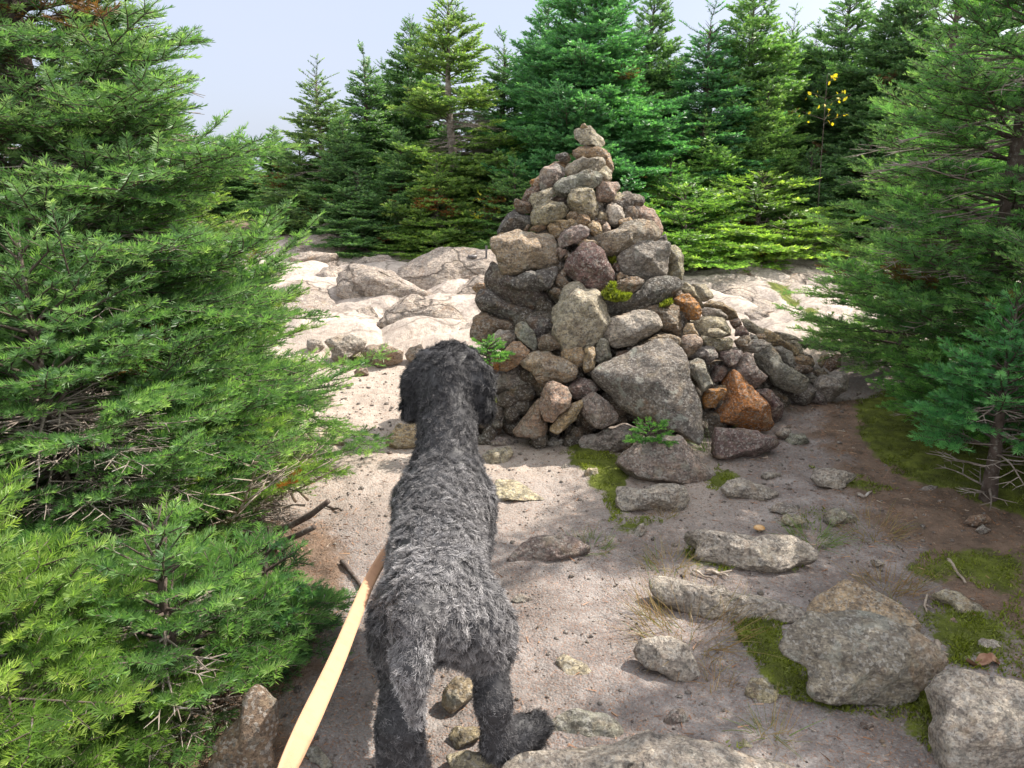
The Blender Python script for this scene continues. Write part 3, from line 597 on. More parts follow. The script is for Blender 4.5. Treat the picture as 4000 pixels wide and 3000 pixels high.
BED = [  # pieces of the continuous bedrock outcrop: tile, tilt, thickness, outline
('L', 61, 0.165, "195 155 400 108 600 93 770 98 823 200 700 238 400 253 120 300"),
('L', 56, 0.165, "788 95 950 88 1060 128 1130 190 960 210 828 200"),
('L', 71, 0.135, "1150 195 1350 148 1600 113 1745 103 1765 150 1900 130 1990 140 1990 200 1680 200 1300 205"),
('L', 41, 0.262, "40 330 200 253 350 248 563 253 500 315 370 375 300 393 170 415 60 420"),
('L', 41, 0.262, "428 402 480 348 580 318 683 328 703 392 560 408"),
('L', 31, 0.3, "698 382 708 320 800 288 820 263 950 256 1032 290 1078 340 1063 393 900 393"),
('L', 54, 0.188, "1165 470 1170 370 1280 308 1500 248 1700 243 1900 248 2050 290 2050 440 1700 475 1640 565 1500 605 1360 593 1250 503"),
('L', 46, 0.225, "1618 622 1680 508 1760 458 1960 450 2020 560 1950 650 1780 665"),
('L', 51, 0.225, "530 590 620 448 700 388 790 378 850 398 960 398 1090 468 1230 518 1400 568 1523 630 1350 653 1150 663 1080 713 920 718 890 663 700 653 600 623"),
('L', 51, 0.21, "983 852 1060 738 1180 658 1300 638 1480 648 1580 718 1640 778 1713 840 1640 883 1540 923 1380 933 1250 883 1120 888"),
('L', 80, 0.12, "-200 880 -100 600 100 470 300 418 420 468 480 598 520 718 590 858 603 930 450 935 200 930 0 920"),
('L', 61, 0.225, "405 440 480 395 620 400 640 470 540 600 480 600"),
('L', 61, 0.225, "698 812 800 728 870 718 953 800 900 853 780 858"),
('L', 76, 0.15, "300 990 430 918 560 918 620 965 460 1000 330 1010"),
('L', 56, 0.225, "1558 922 1640 868 1760 858 1770 965 1650 970"),
('L', 66, 0.188, "780 310 900 215 1100 190 1290 185 1480 205 1500 240 1280 300 1100 310 1040 290 940 260"),
('L', 76, 0.15, "570 260 760 215 1000 205 960 250 800 270 620 315 540 310"),
('L', 76, 0.15, "1480 240 1530 200 1700 192 1930 192 1990 245 1700 245"),
('K', 80, 0.098, "440 530 600 478 760 538 930 618 1080 718 1203 850 1185 893 1300 958 1445 1060 1400 1125 1150 1080 900 920 600 780 480 680"),
('K', 76, 0.135, "915 432 1100 388 1400 378 1720 420 1500 473 1200 493 1050 543 960 483"),
('K', 78, 0.135, "468 232 560 188 760 188 880 215 1200 245 1250 290 1000 300 760 285 600 285"),
('K', 80, 0.12, "590 300 900 250 1250 288 1200 335 900 345 690 335"),
('K', 78, 0.135, "1100 560 1150 498 1300 473 1700 478 1960 560 1900 625 1500 643 1250 643 1140 605"),
('K', 80, 0.135, "1355 705 1420 638 1750 628 1920 660 1850 745 1540 803 1460 803"),
('K', 80, 0.15, "1095 695 1150 658 1300 698 1325 790 1260 813 1170 743"),
('K', 78, 0.15, "1455 875 1560 788 1700 748 1960 760 1900 880 1680 905"),
('K', 76, 0.188, "1265 865 1320 798 1375 820 1375 893"),
('K', 56, 0.225, "180 375 260 333 390 378 465 430 450 480 380 450 220 430"),
('K', 78, 0.15, "470 480 600 360 850 340 1060 370 1000 400 900 410 750 440 600 470"),
('K', 78, 0.15, "1210 330 1400 300 1700 290 1960 310 1960 400 1700 400 1400 370 1230 360"),
]
def trail_stones():
    for (tile, col, tilt, th, label, s) in TRAIL:
        bigs = any(k in label for k in ('big rugged', 'cut off', 'wide flat', 'long '))
        add_stone("boulder" if bigs else "trail_stone", label, "boulder" if bigs else "stone", GG, tile, s, col, 'g', 0.0, tilt, th * .85, 1.5,
                  sub=5 if bigs else 4, rough=0.065 if bigs else 0.05, e=0.55)
    for (tile, col, tilt, label, s) in LEDGE:
        add_stone("ledge_boulder", label, "boulder", "loose boulders along the bedrock", tile, s, col, 'g', 0.0, tilt, .42, 1.2, sub=4)
    J = []
    for (tile, tilt, th, s) in BED:
        add_stone("bedrock", None, None, None, tile, s, 'bed', 'g', 0.02, tilt, th, 2.0, sub=5, rough=0.05, e=0.5, grow=1.14, join=J)
    V = []; T = []; k = 0
    for v, t in J: V.append(v); T.append(t + k); k += len(v)
    b = link("bedrock", mesh_np("bedrock", np.concatenate(V), tris=np.concatenate(T), smooth=True), BEDROCK, None, (0, 0, 0), COL['bed'])
    tag(b, None, None, None, "structure")

def rubble():
    """the loose small stones that fill the heart of the pile"""
    rng = np.random.default_rng(5); V0, T0 = ico(2); V = []; T = []; k = 0
    for i in range(1300):
        z = rng.uniform(0.0, 1.0) ** 1.4 * 1.35; hw = 0.66 * (1 - z / 1.75) ** 0.8
        x = 0.48 + rng.uniform(-1, 1.3) * hw + (max(0, 0.5 - z) * rng.uniform(-.6, 2.4))
        yf = 4.9 - 0.95 * (1 - z / 1.75) + (0.62 if x > .48 else .3) * ((x - .48) / 1.2) ** 2
        y = yf + 0.10 + rng.uniform(0, 1) ** 1.5 * 0.75 * (1 - z / 2.2)
        r = rng.uniform(0.035, 0.085)
        d = unit(rng.normal(size=3)); sc = rng.uniform(0.6, 1.15, 3)
        v = V0 * r * sc * (1 + 0.22 * perlin(V0 * 1.4 + i * 3.1, 2))[:, None]
        a = rng.uniform(0, 6.28); R = np.array([[math.cos(a), -math.sin(a), 0], [math.sin(a), math.cos(a), 0], [0, 0, 1]])
        V.append(v @ R.T + np.array([x, y, z + ground_macro(x, y)])); T.append(T0 + k); k += len(V0)
    o = link("rubble", mesh_np("rubble", np.concatenate(V), tris=np.concatenate(T), smooth=True), ROCK, None, (0, 0, 0), (.24, .2, .16, .2))
    tag(o, "small loose rubble filling the gaps of the cairn", "rubble", None, "stuff")

# ------------------------------------------------------------------ ground
def world_poly(tile, s): return np.array([at_ground(*q)[:2] for q in pts(tile, s)])
def inside(poly, x, y):
    r = np.zeros(np.shape(x), bool)
    for i in range(len(poly)):
        (x0, y0), (x1, y1) = poly[i], poly[(i + 1) % len(poly)]
        c = ((y0 > y) != (y1 > y)) & (x < (x1 - x0) * (y - y0) / (y1 - y0 + 1e-12) + x0); r ^= c
    return r
MOSS = [('P', "2230 1790 2240 1720 2290 1700 2330 1760 2450 1800 2560 1720 2480 1860 2420 1890 2430 1990 2395 2060 2330 1900 2260 1840", 1.0),
        ('P', "2380 1640 2440 1600 2520 1660 2600 1720 2560 1740 2460 1690", 1.0), ('P', "2790 1810 2885 1880 2800 1925 2760 1900", 1.0),
        ('P', "2400 2040 2560 2030 2600 2060 2480 2085", .9), ('G', "365 485 470 500 450 590 550 620 660 660 560 670 400 620", 1.0),
        ('G', "920 650 1040 610 1040 640 960 670", .9), ('G', "250 800 380 830 370 890 270 860", .9),
        ('G', "610 980 820 930 980 940 900 1010 890 1100 960 1150 1030 1190 1040 1290 1160 1340 1450 1410 1600 1350 1640 1280 1760 1290 1800 1400 1780 1500 1770 1650 1700 1659 1620 1560 1560 1480 1300 1440 1000 1380 900 1330 760 1200 720 1080", .95),
        ('G', "1180 740 1380 770 1560 850 1650 920 1720 800 1850 880 2000 930 2212 800 2212 1290 1960 1220 1760 1200 1740 1060 1640 960 1480 830", .62),
        ('G', "1780 850 2000 930 1980 1010 1900 1190 1780 1180 1800 1080 1860 980", 1.0),
        ('G', "1550 640 1700 560 2212 540 2212 800 2000 780 1850 700 1650 720", .7), ('P', "3350 1560 3480 1520 4100 1600 4100 2060 3800 1960 3500 1850 3350 1700", 1.0),
        ('G', "1050 100 1320 150 1520 220 1400 260 1240 210", .75), ('G', "1000 310 1150 330 1180 420 1040 440", .6), ('G', "590 1600 700 1630 740 1659 620 1659", .9),
        ('E', "-60 880 250 840 560 920 500 970 -40 960", .7), ('J', "980 520 1250 480 1330 690 1080 760 900 760", .55),
        ('L', "660 1150 790 1100 870 1200 700 1230", .9), ('L', "470 1060 520 1080 520 1190 470 1170", .8), ('K', "1080 600 1150 600 1400 640 1340 720 1480 810 1400 870 1260 820 1080 740", .8),
        ('K', "1430 1000 1500 920 1650 900 1620 1100 1480 1080", .9), ('J', "1350 900 1600 1020 1560 1150 1400 1120", .25)]
MOSSP = None
def moss_mask(x, y):
    m = np.zeros(np.shape(x))
    for P, a in MOSSP: m = np.maximum(m, inside(P, x, y) * a)
    return m

def spaced(segs):
    r = [segs[0][0]]
    for a, b, st in segs: r += list(np.linspace(a, b, max(1, int(round((b - a) / st))) + 1)[1:])
    return np.array(r)
def ground_detail(x, y):
    p = np.stack([x, y, np.zeros_like(x)], 1)
    near = 1 - sstep(6, 12, y)
    return near * (0.030 * perlin(p * 1.3, 11) + 0.018 * fbm(p * 4.0, 3, 21) + 0.006 * fbm(p * 17.0, 2, 31))
_pr = np.random.default_rng(404); PIL = np.c_[_pr.uniform(-5, 7, 90), _pr.uniform(5.9, 11.5, 90)]
def pillows(x, y):
    m = (y > 5.6) & (y < 12) & (np.abs(x - 1) < 7); r = np.zeros_like(x)
    if m.any():
        q = np.stack([x[m], y[m], 0 * x[m]], 1); qx = x[m] + .15 * perlin(q * 1.7, 81); qy = y[m] + .15 * perlin(q * 1.7, 82)
        d = np.sort(np.hypot((qx[:, None] - PIL[None, :, 0]) * .75, qy[:, None] - PIL[None, :, 1]), 1)[:, :2]
        r[m] = .13 * np.clip((d[:, 1] - d[:, 0]) / .34, 0, 1) ** .55 * sstep(5.9, 6.6, y[m]) * (1 - sstep(10, 11.5, y[m])) + .012 * fbm(q * 5, 3, 83)
    return r
def gz(x, y):
    x = np.atleast_1d(np.asarray(x, float)); y = np.atleast_1d(np.asarray(y, float))
    return ground_macro(x, y) + ground_detail(x, y)

def ground():
    global MOSSP
    MOSSP = [(world_poly(t, s), a) for t, s, a in MOSS]
    xs = spaced([(-400, -40, 60), (-40, -10, 3), (-10, -3.2, .2), (-3.2, -1.4, .05), (-1.4, 2.6, .014), (2.6, 4.5, .05), (4.5, 12, .25), (12, 40, 4), (40, 400, 60)])
    ys = spaced([(-60, -5, 8), (-5, .8, .4), (.8, 1.5, .03), (1.5, 4.2, .013), (4.2, 6.2, .022), (6.2, 11, .035), (11, 18, .4), (18, 60, 4), (60, 700, 80)])
    X, Y = np.meshgrid(xs, ys); x, y = X.ravel(), Y.ravel(); nx, ny = len(xs), len(ys)
    mm = moss_mask(x, y)
    # soften the moss edges with noise
    p = np.stack([x, y, np.zeros_like(x)], 1)
    jx = x + 0.09 * perlin(p * 5, 91) + 0.05 * perlin(p * 17, 92); jy = y + 0.09 * perlin(p * 5, 93) + 0.05 * perlin(p * 17, 94)
    mm = 0; _r = np.random.default_rng(3)
    for _k in range(9):
        a_, r_ = _k * 2.4, .085 * math.sqrt(_k / 9); mm = mm + moss_mask(jx + r_ * math.cos(a_), jy + r_ * math.sin(a_)) / 9
    z = ground_macro(x, y) + ground_detail(x, y) + pillows(x, y) + 0.022 * mm * (0.7 + 0.6 * perlin(p * 9, 44)) * (y < 6)
    i = np.arange(nx * ny).reshape(ny, nx)
    q = np.stack([i[:-1, :-1].ravel(), i[:-1, 1:].ravel(), i[1:, 1:].ravel(), i[1:, :-1].ravel()], 1)
    me = mesh_np("ground", np.stack([x, y, z], 1), quads=q, smooth=True)
    n1 = fbm(p * 1.6, 3, 71); n2 = fbm(p * 5, 3, 72)
    # needle litter collects under the trees on both sides of the trail
    edge_r = 1.42 + 0.14 * (y - 2.0) + 0.35 * n1 * 0.6
    duff = sstep(-0.12, 0.30, x - edge_r + 0.15 * n2) * (y < 4.9)
    edge_l = -0.56 - 0.06 * (y - 2.0) + 0.12 * n1
    duff = np.maximum(duff, sstep(-0.05, 0.22, edge_l - x + 0.12 * n2) * (1 - sstep(2.9, 3.4, y)) + 0.9 * sstep(0.25, 0.6, -1.15 - x) * (y < 5.6) * (y > 2.9))
    duff = np.maximum(duff, sstep(9.4, 10.2, y + 0.3 * n1))
    sand = sstep(2.6, 4.2, y + 0.5 * n1) * (1 - sstep(0.9, 1.4, x)) * sstep(-2.2, -1.2, x)
    sand = np.maximum(sand, sstep(5.6, 6.0, y) * (1 - sstep(10, 11, y)))
    for nm, v in (("moss", np.clip(mm, 0, 1)), ("duff", np.clip(duff, 0, 1)), ("sand", np.clip(sand, 0, 1)), ("rocky", sstep(5.9, 6.6, y + .4 * n1) * (1 - sstep(10.2, 11.2, y)))):
        a = me.attributes.new(nm, 'FLOAT', 'POINT'); a.data.foreach_set("value", v.astype(np.float32))
    m, t = material("trail_ground"); tcn = N(t, "ShaderNodeTexCoord"); v = tcn.outputs['Object']
    def att(n):
        k = N(t, "ShaderNodeAttribute"); k.attribute_name = n; return k.outputs['Fac']
    big = noise(t, v, 2.2, 6, 0.6); mid = noise(t, v, 9, 6, 0.65); fine = noise(t, v, 70, 5, 0.7)
    vo = N(t, "ShaderNodeTexVoronoi"); vo.inputs['Scale'].default_value = 120; t.links.new(v, vo.inputs['Vector'])
    vo2 = N(t, "ShaderNodeTexVoronoi"); vo2.inputs['Scale'].default_value = 300; t.links.new(v, vo2.inputs['Vector'])
    s1 = N(t, "ShaderNodeSeparateColor"); t.links.new(vo.outputs['Color'], s1.inputs[0])
    s2 = N(t, "ShaderNodeSeparateColor"); t.links.new(vo2.outputs['Color'], s2.inputs[0])
    dirt = mixc(t, ramp(t, big, 0.40, 0.60), (0.205, 0.183, 0.170), (0.345, 0.312, 0.293))
    dirt = mixc(t, ramp(t, mid, 0.4, 0.65, 0, 0.65), dirt, (0.155, 0.125, 0.115))
    sandc = mixc(t, ramp(t, mid, 0.35, 0.65), (0.38, 0.318, 0.268), (0.52, 0.45, 0.39))
    duffc = mixc(t, ramp(t, mid, 0.35, 0.65), (0.105, 0.075, 0.056), (0.21, 0.145, 0.105))
    mossc = mixc(t, ramp(t, noise(t, v, 14, 5), 0.35, 0.65), (0.06, 0.07, 0.014), (0.13, 0.155, 0.025))
    c = mixc(t, att("sand"), dirt, sandc)
    c = mixc(t, ramp(t, s2.outputs[0], 0.0, 1.0, 0.0, 0.3), c, mixc(t, 1.0, c, (0.45, 0.43, 0.42), 'MULTIPLY'))
    c = mixc(t, ramp(t, s1.outputs[0], 0.86, 0.89, 0, 0.28), c, (0.42, 0.38, 0.35))
    c = mixc(t, ramp(t, s1.outputs[1], 0.87, 0.90, 0, 0.35), c, (0.09, 0.07, 0.062))
    c = mixc(t, math_(t, 'MULTIPLY', ramp(t, s2.outputs[1], 0.86, 0.88, 0, 0.6), 1.0), c, (0.27, 0.135, 0.075))
    rk = mixc(t, ramp(t, noise(t, v, 30, 6, .7), .38, .62), (0.36, 0.305, 0.26), (0.60, 0.515, 0.445)); rk = mixc(t, ramp(t, noise(t, v, 4, 6, .6), .42, .62), rk, mixc(t, 1.0, rk, (.72, .72, .74), 'MULTIPLY'))
    wn = N(t, "ShaderNodeTexNoise"); wn.inputs['Scale'].default_value = 2.5; wn.inputs['Detail'].default_value = 5; t.links.new(v, wn.inputs['Vector'])
    wa = N(t, "ShaderNodeVectorMath", operation='MULTIPLY_ADD'); wa.inputs[1].default_value = (.6, .6, .6); t.links.new(wn.outputs['Color'], wa.inputs[0]); t.links.new(v, wa.inputs[2])
    cv = N(t, "ShaderNodeTexVoronoi"); cv.feature = 'DISTANCE_TO_EDGE'; cv.inputs['Scale'].default_value = 1.3; t.links.new(wa.outputs[0], cv.inputs['Vector'])
    rk = mixc(t, ramp(t, cv.outputs[0], 0.0, 0.03, .75, 0), rk, (.13, .105, .085)); c = mixc(t, att("rocky"), c, rk)
    c = mixc(t, ramp(t, math_(t, 'ADD', att("duff"), math_(t, 'MULTIPLY', math_(t, 'SUBTRACT', fine, 0.5), 0.9)), 0.35, 0.75), c, duffc)
    c = mixc(t, ramp(t, math_(t, 'ADD', att("moss"), math_(t, 'MULTIPLY', math_(t, 'SUBTRACT', fine, 0.5), 0.8)), 0.4, 0.65), c, mossc)
    h = math_(t, 'ADD', fine, math_(t, 'MULTIPLY', vo.outputs['Distance'], -0.4))
    nrm = bump(t, h, 0.9, 0.010, bump(t, mid, 0.6, 0.03))
    finish(t, principled(t, c, 0.92, nrm, 0.2).outputs[0])
    o = link("ground", me, m); tag(o, None, None, None, "structure")

def blades(base, dirn, length, width, bend, seed, nseg=2):
    """thin tapering curved leaves: base (n,3), direction (n,3)"""
    rng = np.random.default_rng(seed); n = len(base)
    side = unit(np.cross(dirn, rng.normal(size=(n, 3)))); nrm = unit(np.cross(side, dirn))
    rows = []
    for k in range(nseg + 1):
        f = k / nseg; c = base + dirn * (length * f)[:, None] + nrm * (bend * length * f * f)[:, None] - np.array([0, 0, 1]) * (abs(bend) * length * f * f * 0.5)[:, None]
        wk = width * (1 - 0.75 * f); rows += [c - side * (wk / 2)[:, None], c + side * (wk / 2)[:, None]]
    V = np.stack(rows, 1).reshape(-1, 3); m = 2 * (nseg + 1); b = np.arange(n) * m
    Q = np.concatenate([np.stack([b + 2 * k, b + 2 * k + 1, b + 2 * k + 3, b + 2 * k + 2], 1) for k in range(nseg)])
    return V, Q

def ground_cover():
    rng = np.random.default_rng(17)
    B = []; TN = []
    for P, a in MOSSP:                                                  # moss
        lo, hi = P.min(0), P.max(0); area = np.prod(hi - lo); d = math.hypot(*((lo + hi) / 2))
        n = int(min(60000, area * 40000 * a * min(1.0, (2.6 / d) ** 1.3)))
        q = rng.uniform(lo - .04, hi + .04, (n, 2)); qj = q + 0.04 * np.stack([perlin(np.c_[q, q[:, :1] * 0] * 8, 5), perlin(np.c_[q, q[:, :1] * 0] * 8, 6)], 1)
        q = q[inside(P, qj[:, 0], qj[:, 1])]
        clump = perlin(np.c_[q * 9, np.zeros(len(q))], 8); q = q[clump + rng.uniform(-.5, .5, len(q)) > -0.35 + 0.6 * (1 - a)]
        B.append(q); TN.append(np.clip(0.45 + 0.35 * perlin(np.c_[q * 3.0, np.zeros(len(q))], 9) + rng.normal(0, .14, len(q)) + (-0.25 if P[:, 0].mean() > 2.0 else 0.0), 0, 1))
    q = np.concatenate(B); tn = np.concatenate(TN); n = len(q)
    z = gz(q[:, 0], q[:, 1]) + 0.012 + 0.010 * perlin(np.c_[q * 12, np.zeros(n)], 3)
    d = unit(np.c_[rng.normal(0, .55, (n, 2)), np.ones(n)])
    V, Q = blades(np.c_[q, z - .004], d, rng.uniform(.008, .019, n), rng.uniform(.004, .008, n), rng.normal(0, .4, n), 3, 1)
    o = link("moss", mesh_np("moss", V, quads=Q, tone=tn), MOSSM, None, (0, 0, 0), (1, 1, 1, 1)); tag(o, "green moss cushions between the stones and along the trail", "moss", None, "stuff")
    # fallen needles
    n = 80000; x = rng.uniform(-1.5, 2.6, n); y = 1.45 + (rng.uniform(0, 1, n) ** 1.5) * 3.6
    p = np.c_[x, y, np.zeros(n)]; dl = np.maximum(sstep(-.1, .5, x - 1.05 - .1 * (y - 2)), sstep(-.1, .25, -.5 - .06 * (y - 2) - x) * (y < 3.3))
    keep = rng.uniform(0, 1, n) < (0.26 + 0.74 * dl) * (0.55 + 0.7 * perlin(p * 2.2, 61)); x, y = x[keep], y[keep]; n = len(x)
    a = rng.uniform(0, 6.283, n); d = np.c_[np.cos(a), np.sin(a), rng.normal(0, .12, n)]; big = rng.uniform(0, 1, n) > 0.92
    L = np.where(big, rng.uniform(.025, .045, n), rng.uniform(.010, .020, n)); W = np.where(big, .0045, .0019)
    V, Q = blades(np.c_[x, y, gz(x, y) + .004], d, L, W, rng.normal(0, .25, n), 4, 2)
    tone = np.clip(rng.normal(.5, .25, n), 0, 1)
    o = link("needle_litter", mesh_np("needle_litter", V, quads=Q, tone=np.tile(tone, 2)), LITTER, None, (0, 0, 0), (1, 1, 1, 1))
    tag(o, "rusty fallen needles scattered over the trail", "needle litter", None, "stuff")
    # grit and pebbles
    n = 8000; V0, T0 = ico(1); x = rng.uniform(-1.6, 2.4, n); y = 1.45 + rng.uniform(0, 1, n) ** 1.4 * 5.0
    keep = moss_mask(x, y) < .3; x, y = x[keep], y[keep]; n = len(x)
    r = np.clip(np.exp(rng.normal(math.log(.0032), .5, n)), .0015, .016) * (1 + .25 * (y - 2))
    sc = rng.uniform(.6, 1.3, (n, 1, 3)) * np.array([1, 1, .65])
    V = V0[None] * sc * (1 + rng.normal(0, .12, (n, len(V0), 1))) * r[:, None, None] + np.c_[x, y, gz(x, y) + r * .2][:, None]
    T = (T0[None] + (np.arange(n) * len(V0))[:, None, None]).reshape(-1, 3)
    o = link("gravel", mesh_np("gravel", V.reshape(-1, 3), tris=T, smooth=True), ROCK, None, (0, 0, 0), (.38, .33, .30, .1))
    tag(o, "grit and small pebbles strewn on the trail", "gravel", None, "stuff")

def moss_patch(tile, s, label, dy):
    """a cushion of moss growing on the cairn's stones"""
    P = pts(tile, s); rng = np.random.default_rng(len(s)); lo, hi = P.min(0), P.max(0)
    q = rng.uniform(lo, hi, (5000, 2)); q = q[inside(P, q[:, 0], q[:, 1])]
    c = P.mean(0); Y = cairn_y(*c) + dy
    b = np.array([at_y(a, b_, Y + rng.normal(0, .02)) for a, b_ in q]); b = b + np.c_[np.zeros(len(b)), 0.12 * (b[:, 2:3] - b[:, 2].mean()), np.zeros(len(b))]
    d = unit(np.c_[rng.normal(0, .5, len(b)), -0.5 + rng.normal(0, .4, len(b)), np.ones(len(b)) * .9])
    V, Q = blades(b, d, rng.uniform(.012, .028, len(b)), rng.uniform(.006, .010, len(b)), rng.normal(0, .3, len(b)), 3, 1)
    cen = b.mean(0)
    o = link("moss_cushion", mesh_np("moss_cushion", V - cen, quads=Q, tone=np.clip(rng.normal(.62, .2, len(b)), 0, 1)), MOSSM, None, cen, (1, 1, 1, 1)); tag(o, label, "moss")

def grass_tuft(tile, s, label, n, h, tone, seed, spread=.10):
    rng = np.random.default_rng(seed); q = pts(tile, s)[0]; g = at_ground(*q)
    a = rng.uniform(0, 6.283, n); r = spread * np.sqrt(rng.uniform(0, 1, n)); x = g[0] + r * np.cos(a); y = g[1] + r * np.sin(a)
    d = unit(np.c_[np.cos(a) * rng.uniform(.1, 1.3, n), np.sin(a) * rng.uniform(.1, 1.3, n), rng.uniform(.35, 1, n)])
    z = gz(x, y); V, Q = blades(np.c_[x, y, z - .005], d, h * rng.uniform(.5, 1.2, n), rng.uniform(.0018, .0035, n), rng.normal(0, .45, n), seed, 4)
    tn = np.tile(np.clip(rng.normal(tone, .2, n), 0, 1), 4)
    c = np.array([g[0], g[1], gz(g[0], g[1])[0]])
    o = link("grass_tuft", mesh_np("grass_tuft", V - c, quads=Q, tone=tn), GRASSM, None, c, (1, 1, 1, 1)); tag(o, label, "grass", "grass tufts beside the trail")

def tube(path, radii, sides=8, seed=0, rough=0.0):
    path = np.asarray(path, float); n = len(path); tan = unit(np.gradient(path, axis=0)); rows = []
    ref = np.array([0, 0, 1.]) if abs(tan[0][2]) < .9 else np.array([1., 0, 0])
    rng = np.random.default_rng(seed)
    for i in range(n):
        u = unit(np.cross(tan[i], ref)); v = np.cross(tan[i], u); a = np.linspace(0, 2 * math.pi, sides, endpoint=False)
        rr = radii[i] * (1 + rough * rng.normal(size=sides))
        rows.append(path[i] + (np.cos(a) * rr)[:, None] * u + (np.sin(a) * rr)[:, None] * v)
    V = np.concatenate(rows + [path[:1], path[-1:]]); Q = []
    for i in range(n - 1):
        for k in range(sides):
            Q.append([i * sides + k, i * sides + (k + 1) % sides, (i + 1) * sides + (k + 1) % sides, (i + 1) * sides + k])
    T = [[n * sides, (k + 1) % sides, k] for k in range(sides)] + [[n * sides + 1, (n - 1) * sides + k, (n - 1) * sides + (k + 1) % sides] for k in range(sides)]
    return V, np.array(Q), np.array(T)
def join_tubes(lst):
    V = []; Q = []; T = []; k = 0
    for v, q, t in lst: V.append(v); Q.append(q + k); T.append(t + k); k += len(v)
    return np.concatenate(V), np.concatenate(Q), np.concatenate(T)

def stick(tile, s, label, r, name="twig", cat="twig", mat=None, lift=0.012, forks=()):
    P = pts(tile, s); W = np.array([at_ground(*q) for q in P]); W[:, 2] = gz(W[:, 0], W[:, 1]) + lift
    f = np.linspace(0, 1, 14); k = np.linspace(0, 1, len(W)); path = np.stack([np.interp(f, k, W[:, i]) for i in range(3)], 1)
    path[:, 2] += 0.004 * np.sin(f * 9); tubes = [tube(path, np.interp(f, [0, 1], [r, r * .55]), 7, len(s), .08)]
    for (at, ang, ln) in forks:
        b = path[int(at * 13)]; d0 = unit(path[-1] - path[0]); c_, s_ = math.cos(ang), math.sin(ang)
        d = np.array([d0[0] * c_ - d0[1] * s_, d0[0] * s_ + d0[1] * c_, .25]); fp = b + np.linspace(0, 1, 6)[:, None] * d * ln
        tubes.append(tube(fp, np.linspace(r * .7, r * .35, 6), 6, 3, .08))
    V, Q, T = join_tubes(tubes); c = path[0]
    o = link(name, mesh_np(name, V - c, quads=Q, tris=T, smooth=True), mat or TWIG, None, c); tag(o, label, cat)
# ------------------------------------------------------------------ firs
def rot_about(d, ax, a):
    return d * math.cos(a) + np.cross(ax, d) * math.sin(a) + ax * (ax @ d) * (1 - math.cos(a))

def grow(rng, p, d, L, step, level, maxlev, S, Wd, r, bare, prob, curl=0.0, dead=False):
    n = max(1, int(round(L / step))); st = L / n; up = np.array([0, 0, 1.])
    for i in range(n):
        f = i / n
        d = unit(d + np.array([0, 0, curl * st]) + rng.normal(0, .07, 3))
        q = p + d * st; rr = r * (1 - f) + .0012
        Wd.append((p, q, rr, r * (1 - (i + 1) / n) + .001))
        if not dead and (level > 0 or f >= bare): S.append((p, q, level, (i + 1) / n, f))
        rem = L * (1 - (i + 1) / n)
        if level < maxlev and rem > step * .3 and f >= bare * .5:
            ax = unit(up - d * (up @ d)) if abs(d[2]) < .96 else np.array([1., 0, 0])
            for sd in (-1, 1):
                if rng.uniform() < prob + .1:
                    Ls = min(rem * rng.uniform(.45, .72) + step * .4, L * .62)
                    dd = rot_about(d, ax, sd * rng.uniform(.72, 1.02)); dd = unit(dd + up * rng.uniform(-.10, .16))
                    grow(rng, q, dd, max(Ls, step * .8), step, level + 1, maxlev, S, Wd, rr * .5, 0, prob * .9, curl * .5, dead)
        p = q
    return p

